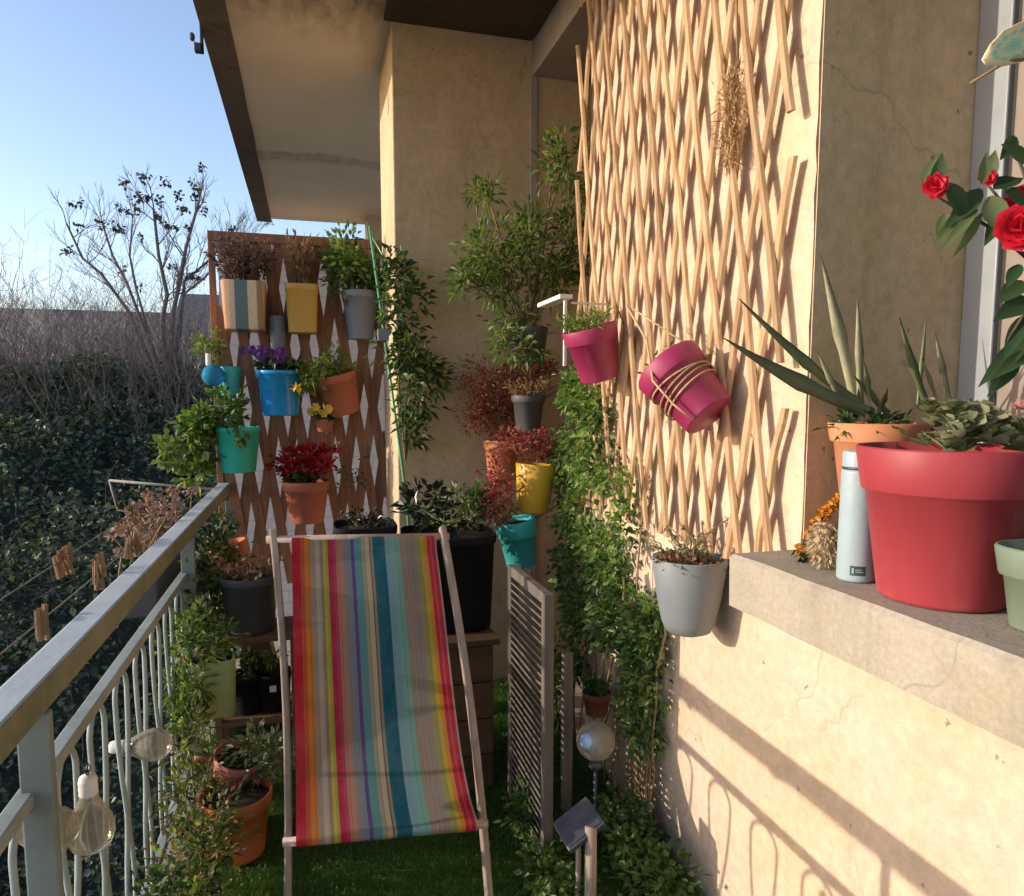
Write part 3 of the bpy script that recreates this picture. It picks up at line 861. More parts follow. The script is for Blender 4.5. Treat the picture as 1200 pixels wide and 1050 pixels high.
# rust pot tilted
p = at(404, 484, Y=PY)
r = plant('potted_plant', 'rust brown tilted pot spilling yellow-green leaves on the trellis', p, .112, .085, .22, M['rust_pot'], rim=.04, lip=.005, rot=(math.radians(8), math.radians(-14), 0))
bushy(r, [((-.10, -.03, .24), (.11, .1, .09)), ((.02, 0, .27), (.08, .08, .08))], 420, .045, .022, M['lflime'], M['greenstem'], (0, 0, .2), seed=8, rr=.003); hang(r, .22, .1)
ml = MB()
c = at(357, 437, Y=PY - .13) - p
for k in range(26):
    ml.leaves(np.array(c)[None] + rng.normal(0, .006, (1, 3)), rng.normal(0, 1, (1, 3)), .035, .02, .05, 0)
ml.build('flower', M['petalyellow'], r)
# small yellow flowers
p = at(381, 506, Y=PY + .02)
r = plant('potted_plant', 'small pot of yellow primroses below the rust brown pot', p, .05, .038, .07, M['rust_pot'])
mb = MB(); ml = MB(); tuft(mb, ml, (0, 0, .05), 14, .06, .08, 14, .035, .018, .0015); mb.build('stems', M['greenstem'], r); ml.build('foliage', M['lfdark'], r)
for i in range(7):
    ml = MB()
    c = np.array([rnd.gauss(-.01, .035), -.05 + rnd.gauss(0, .02), .10 + rnd.gauss(0, .025)])
    for k in range(6):
        a = k * 1.05; ml.leaves(c[None], np.array([[math.cos(a), -.4, math.sin(a)]]), .028, .025, .05, 0, (0, -1, 0), .2)
    ml.build('flower', M['petalyellow'], r)
hang(r, .07, .05, d=.09)
# teal pot with green trailing plant
p = at(280, 553, Y=PY - .05)
r = plant('potted_plant', 'bright teal pot with lime green trailing leaves near the handrail end', p, .112, .085, .235, M['teal'], rim=.02, lip=.004)
P2 = lambda px, py, Y=PY - .08: tuple(at(px, py, Y=Y) - p)
bushy(r, [(P2(262, 482), (.10, .09, .12)), (P2(235, 495), (.08, .07, .08))], 420, .05, .034, M['lfgreen'], M['greenstem'], (0, 0, .2), seed=12, rr=.003)
bushy(r, [(P2(218, 505), (.09, .07, .09)), (P2(205, 527), (.08, .07, .06)), (P2(228, 548), (.07, .06, .07)), (P2(240, 525), (.07, .06, .06))], 420, .06, .042, M['lflime'], M['greenstem'], P2(258, 505), seed=13, rr=.003, name='trailing_leaves')
ml = MB(); n = 26; c = np.array(P2(282, 512, PY - .2)); P = c[None] + np.stack([rng.normal(0, .012, n), rng.normal(0, .01, n), rng.uniform(-.04, .06, n)], 1)
ml.leaves(P, np.stack([rng.normal(0, .6, n), rng.normal(-.3, .3, n), rng.normal(-.6, .4, n)], 1), .045, .025); ml.build('front_sprig', M['lfgreen'], r); hang(r, .235, .11)
# small dark teal pot + globe
p = at(270, 468, Y=PY + .03)
r = plant('potted_plant', 'small dark teal pot with yellowish leaves at the trellis left edge', p, .058, .046, .17, M['turq'])
bushy(r, [(tuple(at(243, 404, Y=PY) - p), (.06, .06, .08))], 130, .045, .022, M['lflime'], M['greenstem'], (0, 0, .15), seed=15, rr=.002); hang(r, .17, .055)
gp = at(250, 440, Y=PY - .06)
g = thing('garden_light', 'blue glass globe light with white cap beside the trellis', 'garden light', gp)
mb = MB(); mb.ball((0, 0, 0), .055, 24, 16); mb.build('globe', M['blueglass'], g)
mb = MB(); mb.lathe([(.012, .05), (.014, .055), (.013, .11), (.001, .112)], 14, Matrix.Translation((-.02, 0, 0))); mb.build('cap', M['white'], g)
mb = MB(); mb.tube([(-.02, 0, .1), (.02, .05, .13), (.05, .12, .1)], .002, 5); mb.build('hook', M['darkmetal'], g)
# terracotta pot with red flowers
p = at(360, 612, Y=PY - .05)
r = plant('potted_plant', 'terracotta pot of dark red flowers low on the trellis', p, .118, .085, .225, M['rust_pot'], rim=.05, lip=.006)
mb = MB(); ml = MB(); tuft(mb, ml, (0, 0, .19), 26, .12, .14, 12, .05, .035, .002); mb.build('stems', M['greenstem'], r); ml.build('foliage', M['lfdark'], r)
P, D, _ = cloud([((0, -.02, .335), (.145, .10, .06))], 620, 16, .25, 4)
ml = MB(); ml.leaves(P, D, .032, .03, .1, .0); ml.build('flowers', leafmat('deep_red_petal', (.20, .01, .015), (.32, .015, .02), (.38, .03, .03), .25, .5, (1.4, .7, .7)), r); hang(r, .225, .115)
p = at(413, 565, Y=PY + .08)
r = thing('vine', 'thin curling vine tendrils threaded through the lower right of the trellis', 'vine', p)
mb = MB(); ml = MB()
for q in range(5):
    a = V((rnd.uniform(-.12, .14), 0, rnd.uniform(-.05, .12))); pts = [a]
    for k in range(14): pts.append(pts[-1] + V((rnd.gauss(0, .02), rnd.gauss(0, .006), rnd.gauss(0, .022))))
    mb.tube(pts, .003, 5); ml.leaves(np.array([tuple(x) for x in pts[::2]]), rng.normal(0, 1, (8, 3)), .025, .015)
mb.build('stems', M['drystem'], r); ml.build('foliage', M['lfdark'], r)

# climber on the green cane in front of the pillar
c0 = at(433, 265, Y=3.42); c1 = at(477, 590, Y=3.42)
r = thing('climbing_plant', 'dark green climber tied to a tall green cane before the pillar', 'climbing plant', (c1.x, c1.y, .6))
O = V((c1.x, c1.y, .6))
mb = MB(); mb.tube([c1 + (c1 - c0) * .0 + V((.02, 0, -.35)) - O, c1 - O, c0 - O], [.007, .007, .006], 8); mb.build('cane', M['cane'], r)
BP = lambda px, py, Y=3.4: tuple(at(px, py, Y=Y) - O)
bushy(r, [(BP(465, 320), (.08, .07, .12)), (BP(470, 365), (.11, .08, .13)), (BP(485, 410), (.12, .08, .12)), (BP(492, 450), (.13, .08, .13)), (BP(482, 500), (.07, .06, .10))], 950, .056, .026, M['lfmid'], M['stem'], BP(475, 540), seed=21, rr=.003, droop=.3)
ml = MB(); n = 40; P = np.array([BP(470 + rnd.gauss(12, 14), rnd.uniform(380, 500), 3.3) for _ in range(n)])
ml.leaves(P, rng.normal(0, 1, (n, 3)) + np.array([0, -.3, -.3]), .05, .024); ml.build('young_leaves', M['lfgreen'], r)
mb = MB(); mb.box((-.012, -.012, -.006), (.012, .012, .02), Matrix.Translation(V(BP(449, 396))) @ Matrix.Scale(2, 4)); mb.build('clip', M['slate'], r)
mb = MB(); mb.blade([BP(436, 272), BP(440, 285), BP(452, 306)], [.006, .03, .02], .2, .1); mb.blade([BP(434, 262), BP(437, 280), BP(450, 300)], [.004, .022, .015], .2, .1); mb.build('sheath', M['cane'], r)

# ---------------------------------------------------------------- right side, pots and plants near the end of the wall
# green shrub in a dark pot on a white metal shelf
p = at(618, 425, X=.92)
r = plant('shrub', 'tall feathery green shrub in a dark pot before the pillar', (p.x, p.y, p.z), .09, .07, .15, M['dkgreen'], 'shrub')
SP = lambda px, py, d=0: tuple(V(at(px, py, Y=p.y + d)) - p)
bushy(r, [(SP(575, 290), (.13, .12, .12)), (SP(622, 285), (.14, .14, .14)), (SP(672, 288), (.12, .12, .13)), (SP(560, 335), (.11, .10, .09)), (SP(645, 325), (.14, .12, .11)),
          (SP(598, 325), (.12, .12, .12)), (SP(660, 190), (.10, .10, .11)), (SP(650, 185), (.05, .05, .05)), (SP(570, 222), (.08, .08, .06)), (SP(605, 378), (.12, .10, .12)), (SP(612, 408, -.10), (.10, .06, .06)), (SP(590, 395, -.06), (.08, .06, .07)), (SP(690, 245), (.05, .05, .1)), (SP(672, 225), (.05, .05, .06))],
      3000, .054, .015, M['lfshrub'], M['stem'], (0, 0, .12), 16, .2, 31, .0035)
# white shelf
a = at(632, 358, X=.86); bq = V((a.x, a.y - .26, a.z + .008))
wsb = V((.95, a.y - .1, a.z - .3))
r = thing('wall_shelf', 'small white metal shelf bracket behind the left magenta pot', 'shelf', wsb)
mb = MB(); mb.box((.852, bq.y, a.z - .008), (.90, a.y, a.z + .008)); mb.build('board', M['whitemetal'], r, .002).location = -wsb
mb = MB(); mb.box((.872, bq.y + .008, a.z - .24), (.882, bq.y + .020, a.z - .009)); mb.bar((.90, bq.y + .013, a.z - .02), (1.06, bq.y + .013, a.z - .02), .007, .007); mb.build('bracket', M['whitemetal'], r).location = -wsb

# russet plant in terracotta
p = at(588, 562, X=.88)
r = plant('potted_plant', 'terracotta pot with a cloud of fine russet leaves near the pillar', p, .085, .065, .19, M['terracotta'], rim=.04, lip=.005)
SP = lambda px, py, d=0: tuple(V(at(px, py, Y=p.y + d)) - p)
bushy(r, [(SP(575, 450), (.13, .12, .12)), (SP(560, 480), (.10, .1, .12)), (SP(605, 440), (.12, .1, .09)), (SP(590, 490), (.10, .09, .10)), (SP(640, 430), (.06, .06, .06))], 4200, .024, .009, M['lfred'], M['drystem'], (0, 0, .15), 18, .22, 41, .002)
hang(r, .19, .085, 1, -.2, .09)
# charcoal pot
p = at(619, 506, X=.93)
r = plant('potted_plant', 'charcoal pot with a dark rim hung above the yellow pot', p, .070, .052, .16, M['darkgrey'], rim=.03, lip=.006)
mb = MB(); ml = MB(); tuft(mb, ml, (0, 0, .13), 22, .10, .12, 14, .032, .014, .0015); mb.build('stems', M['drystem'], r); ml.build('foliage', M['lfdry'], r); hang(r, .16, .07, 1, -.2, .07)
# yellow pot with crimson succulent
p = at(624, 600, X=.90)
r = plant('potted_plant', 'bright yellow pot with crimson leaves spilling over its left side', p, .088, .066, .205, M['yellow'], rot=(0, math.radians(5), 0))
SP = lambda px, py, d=0: tuple(V(at(px, py, Y=p.y + d)) - p)
bushy(r, [(SP(600, 525, -.05), (.08, .08, .06)), (SP(584, 570, -.08), (.06, .06, .10)), (SP(580, 600, -.08), (.05, .05, .08)), (SP(625, 520), (.07, .07, .05))], 1100, .026, .013, M['lfcrimson'], M['drystem'], (0, 0, .18), 14, .24, 44, .002); hang(r, .205, .085, 1, -.2, .1)
ml = MB(); n = 60; P = np.array([SP(rnd.uniform(640, 655), rnd.uniform(505, 545)) for _ in range(n)]); ml.leaves(P, rng.normal(0, 1, (n, 3)), .03, .02); ml.build('green_leaves', M['lfgreen'], r)
# turquoise pot with variegated trailing plant
p = at(612, 662, X=.86)
r = plant('potted_plant', 'turquoise pot with variegated trailing leaves right of the deck chair', p, .085, .066, .20, M['turq'], rim=.07, lip=.006, rot=(0, math.radians(-9), 0))
SP = lambda px, py, d=0: tuple(V(at(px, py, Y=p.y + d)) - p)
bushy(r, [(SP(560, 590, -.05), (.07, .07, .08)), (SP(572, 570, 0), (.06, .06, .06)), (SP(555, 615, -.06), (.04, .04, .07)), (SP(548, 575, 0), (.06, .05, .05)), (SP(600, 590), (.06, .06, .04))], 420, .042, .016, M['lfkal'], M['greenstem'], (0, 0, .18), 12, .25, 47, .002)
ml = MB(); P, D, _ = cloud([(SP(560, 590, -.05), (.08, .07, .09)), (SP(575, 575), (.06, .06, .06))], 260, 12, .3, 48); ml.leaves(P, D, .04, .016); ml.build('dark_leaves', M['lfgreen'], r); hang(r, .20, .085, 1, 0, .13)


# magenta pots on the lattice
def magenta(base, rot, label, rt, rb, h):
    r = plant('potted_plant', label, base, rt, rb, h, M['magenta'], 'potted plant', .05, .006, rot=rot, group='magenta pots tied to the wall lattice')
    return r


p = at(703, 445, X=.985)
r = magenta(p, (math.radians(4), math.radians(-15), 0), 'magenta pot with short grass, hung upright on the left of the lattice', .092, .066, .185)
mb = MB(); ml = MB(); tuft(mb, ml, (0, 0, .15), 30, .09, .12, 12, .035, .007, .0014, up=1.2); mb.build('stems', M['greenstem'], r); ml.build('foliage', M['lflime'], r); hang(r, .185, .09, 1, 0, .03)
p = at(832, 488, X=1.0)
r = magenta(p, (math.radians(-36), math.radians(-27), math.radians(0)), 'magenta pot tied with string and tipped over on the lattice', .090, .070, .185)
mb = MB(); ml = MB(); tuft(mb, ml, (0, 0, .15), 16, .06, .09, 8, .02, .008, .0012); mb.build('stems', M['drystem'], r); ml.build('foliage', M['lfdry'], r)
mb = MB()
for k, (zz, tilt) in enumerate(((.075, .25), (.09, .3), (.105, .22), (.12, -.2))):
    pts = []
    for i in range(33):
        a = 2 * PI * i / 32; rr = .070 + .02 * (zz / .185) + .003
        z = zz + tilt * .045 * math.cos(a + .6); rr = .0705 + .0205 * z / .185 + .004 + (.007 if z > .134 else 0)
        pts.append((rr * math.cos(a), rr * math.sin(a), z))
    mb.tube(pts, .0028, 6, False)
mb.tube([(-.068, -.05, -.005), (-.085, -.055, .06), (-.09, -.06, .14), (-.02, -.04, .26), (.03, .01, .42)], .003, 6)
mb.tube([(.03, .01, .42), (.05, -.015, .30), (.09, -.03, .12)], .0026, 6)
mb.build('string', M['jute'], r)

# grey pot by the sill with stringy succulent
p = at(806, 742, X=.982)
r = plant('potted_plant', 'smooth grey pot with sparse succulent stems left of the window sill', p, .101, .072, .212, M['greyplastic'], round_=.5)
mb = MB(); ml = MB()
for i in range(24):
    a = rnd.uniform(0, 6.28); s = rnd.uniform(.0, .08); b0 = V((math.cos(a) * s, math.sin(a) * s, .19)); tip = b0 + V((rnd.gauss(0, .055), rnd.gauss(.02, .06), rnd.uniform(.03, .13)))
    mid = (b0 + tip) / 2 + V((rnd.gauss(0, .012), rnd.gauss(0, .012), rnd.gauss(0, .012)))
    mb.tube([b0, mid, tip], .0022, 5)
    n = 9; t = rng.uniform(.3, 1, n)[:, None]; ml.leaves(np.array(b0)[None] * (1 - t) + np.array(tip)[None] * t + rng.normal(0, .003, (n, 3)), rng.normal(0, 1, (n, 3)) + np.array([0, 0, .4]), .016, .009)
mb.build('stems', M['drystem'], r); ml.build('foliage', M['lfkal'], r)
ml = MB(); P, D, _ = cloud([((0, 0, .205), (.075, .075, .015))], 260, 16, .3, 51); ml.leaves(P, D, .02, .012); ml.build('dry_litter', M['lfdry'], r)['kind'] = 'stuff'; hang(r, .21, .098, 1, 0, .02)

# wall climber: two columns of small leaves with bare stems below
IV = V((1.03, 2.35, 0))
r = thing('ivy', 'green climber with small leaves trained up the sunlit wall below the lattice', 'climbing plant', IV)
IP = lambda px, py, X=1.02: tuple(V(at(px, py, X=X)) - IV)
bl = []
for (px, py, rx, rz) in ((675, 460, 38, 30), (690, 500, 42, 35), (665, 545, 28, 35), (700, 545, 40, 30), (668, 600, 28, 35), (700, 640, 45, 35), (668, 660, 28, 40), (712, 690, 42, 35), (680, 720, 35, 30), (755, 715, 24, 28), (750, 750, 30, 35), (752, 790, 30, 30), (745, 830, 26, 32), (752, 862, 18, 25), (715, 740, 28, 25), (672, 770, 22, 28), (650, 800, 12, 50), (735, 600, 10, 50)):
    q = V(at(px, py, X=1.02)); s = mpp(q)
    bl.append((tuple(q - IV), (.05, rx * s * 1.25, rz * s)))
P, D, _ = cloud(bl, 5200, 20, .24, 61)
D = D + np.array([-.5, 0, -.1]); ml = MB(); n = len(P); P[:, 0] = np.minimum(P[:, 0], .035)
ml.leaves(P, D, .029 * rng.uniform(.4, 1.5, n), .021 * rng.uniform(.5, 1.4, n), .15, .2, (-.8, -.2, .5)); ml.build('foliage', M['lfivy'], r)
for sd_, nn_, mt_, nm_ in ((62, 1300, 'lfdark', 'darker_leaves'), (63, 420, 'lfolive', 'old_leaves')):  # extra leaf sets in dark green and olive for colour variation
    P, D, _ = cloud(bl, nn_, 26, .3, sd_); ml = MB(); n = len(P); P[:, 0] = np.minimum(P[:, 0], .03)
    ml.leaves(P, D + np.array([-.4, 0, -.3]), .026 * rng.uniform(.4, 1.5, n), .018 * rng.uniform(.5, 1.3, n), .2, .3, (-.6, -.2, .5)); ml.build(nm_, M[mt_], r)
mb = MB()
for i in range(34):
    yb = rnd.uniform(2.06, 2.75); pts = []
    yt = yb + rnd.gauss(0, .06); zt = rnd.uniform(.5, 1.3)
    if rnd.random() < .5: yb, yt, zt = rnd.uniform(2.03, 2.16), rnd.uniform(2.05, 2.2), rnd.uniform(.4, .8)
    for k in range(9):
        t = k / 8; pts.append((1.045 - rnd.random() * .02 - 1.03, yb + (yt - yb) * t + .014 * math.sin(k * 1.7 + i) - 2.35, zt * t))
    mb.tube(pts, rnd.uniform(.0025, .0055), 5, False)
mb.build('stems', M['drystem'], r)

# thin wooden stake
q = at(690, 966, X=.71); sk = V((q.x + .012, q.y + .01, 0)); skz = q.z - .02
mb = MB(); mb.tube([(0, 0, 0), (.0, .005, skz)], .017, 10)
tag(mb.build('garden_stake', M['bleached'], loc=sk), 'short pale wooden stake standing below the tilted solar panel', 'stake')
# louvred screen standing before the wall
ls = thing('louvred_screen', 'weathered wooden louvred screen standing right of the deck chair', 'screen', (.68, 2.15, 0))
lo = V((-.68, -2.15, 0))
ya, yb, zt = 2.01, 2.43, .87
mb = MB()
for z in np.arange(.05, zt - .03, .026):
    Mx = Matrix.Translation((.675, 0, float(z))) @ Matrix.Rotation(math.radians(38), 4, 'Y')
    mb.box((-.017, ya + .031, -.0025), (.017, yb - .042, .0025), Mx)
mb.build('slats', M['louvre'], ls).location = lo
mb = MB(); mb.box((.66, yb - .04, 0), (.692, yb, zt)); mb.box((.660, ya, 0), (.692, ya + .03, zt + .0)); mb.box((.662, ya + .03, zt - .03), (.69, yb - .04, zt)); mb.box((.662, ya + .03, .01), (.69, yb - .04, .045))
mb.build('frame', M['louvre'], ls, .003).location = lo

q = at(660, 968, Z=0)
mb = MB(); mb.box((-.018, -.012, 0), (.018, .012, .58)); mb.box((-.012, .0125, .05), (.010, .03, .50))
tag(mb.build('wooden_post', M['greywood'], bevel=.003, loc=(q.x + .04, q.y + .08, 0)), 'upright grey weathered post between louvred screen and ivy', 'post')
# solar globe light, small pot and solar panel
gp = at(698, 868, X=.855)
g = thing('garden_light', 'clear glass globe light on a thin stem before the ivy', 'garden light', (gp.x, gp.y, 0))
mb = MB(); mb.ball((0, 0, gp.z), .062, 28, 18); mb.build('globe', M['globeglass'], g)
mb = MB(); mb.lathe([(.001, gp.z - .064), (.02, gp.z - .066), (.022, gp.z - .085), (.012, gp.z - .095), (.001, gp.z - .096)], 16); mb.tube([(0, 0, gp.z - .09), (0, 0, 0)], .006, 8); mb.build('stem', M['darkmetal'], g)
mb = MB(); mb.ball((-.03, -.02, gp.z + .012), .03, 16, 12); mb.build('blue_reflection', simple('pale_blue_reflection', (.35, .50, .80), .25, .05, 5, 0), g)  # blue ball stands for the blue reflection seen on the globe
pp = at(678, 966, X=.70)
g = thing('solar_panel', 'tilted dark solar panel on a stake beside the louvred screen', 'solar panel', (pp.x, pp.y, 0))
Mx = Matrix.Translation((0, 0, pp.z)) @ Matrix.Rotation(math.radians(-32), 4, 'Y') @ Matrix.Rotation(math.radians(22), 4, 'X')
mb = MB(); mb.box((-.062, -.05, -.012), (.062, .05, .008), Mx); mb.build('housing', M['darkmetal'], g, .004)
mb = MB(); mb.box((-.054, -.042, .0082), (.054, .042, .0105), Mx); mb.build('cells', M['panel'], g)
mb = MB(); mb.tube([(0, 0, 0), (0, 0, pp.z - .01)], .008, 8); mb.build('stake', M['bleached'], g)
p = at(699, 836, X=1.0)
r = plant('potted_plant', 'small brick-red pot of green leaves half hidden in the ivy', p, .052, .04, .085, M['rust_pot'], rim=.025, lip=.003)
mb = MB(); ml = MB(); tuft(mb, ml, (0, 0, .06), 14, .08, .07, 14, .028, .017, .0014); mb.build('stems', M['greenstem'], r); ml.build('foliage', M['lfgreen'], r); hang(r, .085, .05, 1, 0, .03)
# low plants at the foot of the wall
for (px, lab, nn, bls) in ((655, 'low leafy plant spreading over turf left of the solar panel', 900, [((-.02, 0, .05), (.07, .12, .05)), ((-.05, -.1, .06), (.06, .09, .05)), ((-.01, .22, .09), (.05, .1, .08))]),
                           (725, 'bushy green plant at the wall foot right of the solar panel', 1500, [((.05, 0, .07), (.09, .14, .07)), ((.09, -.14, .06), (.08, .12, .06)), ((.10, .12, .08), (.07, .12, .07))])):
    q = at(px, 1040, Z=0)
    r = thing('low_plant', lab, 'plant', (q.x, q.y + .05, 0))
    bushy(r, bls, nn, .032, .02, M['lfgreen'], M['greenstem'], (0, 0, 0), 16, .25, px, .002)

# brown box and dark pots behind the chair
bx = thing('storage_box', 'brown wooden storage box in the shade behind the deck chair', 'box', (.35, 2.7, 0))
mb = MB()
for i in range(4): mb.box((-.27, -.2, .006 + i * .138), (.275, .2, .006 + i * .138 + .134))
mb.build('body', M['boxwood'], bx, .003)
mb = MB(); mb.box((-.29, -.22, .562), (.295, .22, .585)); mb.build('lid', M['boxwood'], bx, .003)
r = plant('planter', 'large black planter with dark foliage on the brown box', (.50, 2.72, .587), .165, .15, .36, M['black'], 'planter', rim=.03, lip=.006, sq=5)
bushy(r, [((-.08, 0, .45), (.10, .10, .08)), ((-.02, -.02, .40), (.07, .07, .05))], 170, .06, .03, M['lfblack'], M['greenstem'], (0, 0, .33), 12, .25, 71, .003)
r = plant('planter', 'black trough with drooping dark stems left of the large black planter', (.19, 2.74, .587), .11, .09, .40, M['black'], 'planter', rim=.03, lip=.006, sq=5)
mb = MB(); ml = MB(); tuft(mb, ml, (0, 0, .37), 18, .09, .13, 7, .04, .014, .002, droop=.4); mb.build('stems', M['stem'], r); ml.build('foliage', M['lfblack'], r)

# ---------------------------------------------------------------- deck chair
ch = thing('deck_chair', 'wooden deck chair with rainbow striped fabric facing the camera', 'deck chair', (.17, 2.0, 0))
CO = V((-.17, -2.0, 0))
TLc = at(320, 632, Y=2.30); TRc = at(519, 629, Y=2.27)
LBl = at(340, 986, Z=.30); LBr = at(565, 966, Z=.30)
FL = at(337, 1078, Z=.012); FR = at(574, 1062, Z=.012)


def cpart(mb, name, mat, bevel=0):
    o = mb.build(name, mat, ch, bevel); o.location = CO; return o


def stick(a, b, bow, w=.036, t=.021):
    mb = MB(); n = 8; vs = []; a = V(a); b = V(b)
    d = (b - a).normalized(); s = V((1, 0, 0)); nn = d.cross(s).normalized()
    for i in range(n + 1):
        q = i / n; c = a.lerp(b, q) + V(bow) * math.sin(PI * q)
        for (i1, j1) in ((-1, -1), (1, -1), (1, 1), (-1, 1)): vs.append(c + s * (t / 2 * i1) + nn * (w / 2 * j1))
    fs = [(3, 2, 1, 0), tuple(n * 4 + j for j in range(4))]
    for i in range(n):
        for j in range(4): fs.append((i * 4 + j, i * 4 + (j + 1) % 4, i * 4 + 4 + (j + 1) % 4, i * 4 + 4 + j))
    mb.add(vs, fs); return mb


TLt = TLc + V((0, .012, .03)); TRt = TRc + V((0, .012, .03))
cpart(stick(TLt, FL, (.018, .01, 0)), 'side_rail', M['bleached'], .005)
cpart(stick(TRt, FR, (.02, .01, 0)), 'side_rail', M['bleached'], .005)
il = V((.028, 0, 0))
cpart(stick(LBl + il + V((0, .022, -.004)), (FL.x + .04, 2.56, .02), (0, 0, .0)), 'rear_leg', M['bleached'], .005)
cpart(stick(LBr - il + V((0, .022, -.004)), (FR.x - .05, 2.52, .02), (0, 0, .0)), 'rear_leg', M['bleached'], .005)
mb = MB(); mb.tube([TLc + V((-.02, 0, 0)), TRc + V((.02, 0, 0))], .012, 12); cpart(mb, 'top_bar', M['bleached'])
mb = MB(); mb.tube([LBl + V((-.018, 0, 0)), LBr + V((.016, 0, 0))], .0115, 12); cpart(mb, 'front_bar', M['bleached'])
mb = MB(); mb.tube([(FL.x + .04, 2.5, .09), (FR.x - .05, 2.46, .09)], .011, 10); cpart(mb, 'rear_bar', M['bleached'])
# fabric
stripes = [(0, (.50, .03, .05)), (.055, (.55, .11, .05)), (.085, (.62, .22, .05)), (.125, (.40, .34, .27)), (.155, (.50, .42, .33)), (.185, (.33, .29, .25)), (.205, (.55, .42, .06)), (.225, (.33, .38, .10)), (.24, (.48, .035, .08)), (.275, (.46, .07, .14)), (.295, (.50, .24, .17)), (.335, (.36, .31, .28)), (.36, (.27, .32, .36)), (.395, (.13, .09, .28)), (.42, (.13, .32, .33)), (.47, (.45, .42, .30)), (.50, (.55, .48, .34)), (.525, (.16, .13, .10)), (.535, (.40, .35, .27)), (.55, (.015, .13, .19)), (.635, (.22, .38, .42)), (.69, (.20, .42, .36)), (.735, (.36, .33, .25)), (.765, (.42, .30, .26)), (.785, (.34, .30, .25)), (.85, (.30, .30, .12)), (.885, (.50, .38, .06)), (.91, (.58, .25, .05)), (.93, (.50, .035, .06)), (.955, (.55, .10, .12)), (.965, (.46, .025, .06)), (.99, (.45, .38, .30))]
stripes = [(p_, tuple(max(.004, sum(c_) / 3 + (x - sum(c_) / 3) * 1.06) * (.74 if max(c_) - min(c_) < .16 else .86) for x in c_)) for p_, c_ in stripes[:32]]
m, t, out = nt('striped_canvas')
uv = t.nodes.new('ShaderNodeUVMap'); sx = t.nodes.new('ShaderNodeSeparateXYZ'); t.links.new(uv.outputs[0], sx.inputs[0])
wv = t.nodes.new('ShaderNodeMath'); wv.operation = 'MULTIPLY_ADD'; t.links.new(noise(t, 400, 1), wv.inputs[0]); wv.inputs[1].default_value = .006; t.links.new(sx.outputs[0], wv.inputs[2])
col = ramp(t, wv.outputs[0], stripes, 'CONSTANT')
cb = t.nodes.new('ShaderNodeCombineXYZ'); t.links.new(sx.outputs[0], cb.inputs[0]); thr = ramp(t, noise(t, 95, 2, .6, cb.outputs[0]), [(.36, (.62, .60, .62)), (.5, (1, 1, 1)), (.66, (1.0, .88, .84))])
col = mix(t, .8, col, mix(t, 1., col, thr, 'MULTIPLY'))
n_ = noise(t, 8, 6, .65); col = mix(t, ramp(t, n_, [(.4, 0.), (.8, .18)]), col, (.35, .30, .25))
p_ = t.nodes.new('ShaderNodeBsdfPrincipled'); t.links.new(col, p_.inputs['Base Color']); p_.inputs['Roughness'].default_value = .85; p_.inputs['Specular IOR Level'].default_value = .15
bmp = t.nodes.new('ShaderNodeBump'); bmp.inputs['Strength'].default_value = .35; bmp.inputs['Distance'].default_value = .003
t.links.new(noise(t, 220, 3), bmp.inputs['Height']); t.links.new(bmp.outputs[0], p_.inputs['Normal'])
tr_ = t.nodes.new('ShaderNodeBsdfTranslucent'); t.links.new(mix(t, 1., col, (1.2, 1.1, .95), 'MULTIPLY'), tr_.inputs[0])
ms_ = t.nodes.new('ShaderNodeMixShader'); ms_.inputs[0].default_value = .38; t.links.new(p_.outputs[0], ms_.inputs[1]); t.links.new(tr_.outputs[0], ms_.inputs[2]); t.links.new(ms_.outputs[0], out.inputs[0])
M['canvas'] = m
nu, nv = 48, 40
vs = []; uvs = []
for j in range(nv + 1):
    v = j / nv
    for i in range(nu + 1):
        u = i / nu
        uu = .055 + .90 * u if True else u
        insL = .105 * (1 - v) + .03 * v; insR = .05 * (1 - v) + .028 * v
        uu = insL + (1 - insL - insR) * u
        A = TLc.lerp(TRc, uu); B = LBl.lerp(LBr, uu)
        # sling: straight down the back, then curving forward to the front bar
        q = A.lerp(B, v)
        sag = math.sin(PI * min(1, v) ** 2.1) * .095
        dn = V((0, (B - A).z, -(B - A).y)).normalized()
        if dn.y < 0: dn = -dn
        q = q + dn * sag * (1 - .15 * (2 * u - 1) ** 2) + V((0, .004 * math.sin(v * 9 + u * 5) + .0022 * math.sin(v * 46 + 2.2 * math.sin(u * 5)) * max(0, v - .45) + .003 * mnoise.noise(V((u * 5, v * 9, 2))), .003 * math.sin(u * 11 + v * 4) * v))
        if v < .04: q = q + V((0, -.012, .006))
        if v > .93: q = q + V((0, 0, .016 * (v - .93) / .07))
        vs.append(q); uvs.append((u, v))
me = bpy.data.meshes.new('sling')
fs = [(j * (nu + 1) + i, j * (nu + 1) + i + 1, (j + 1) * (nu + 1) + i + 1, (j + 1) * (nu + 1) + i) for j in range(nv) for i in range(nu)]
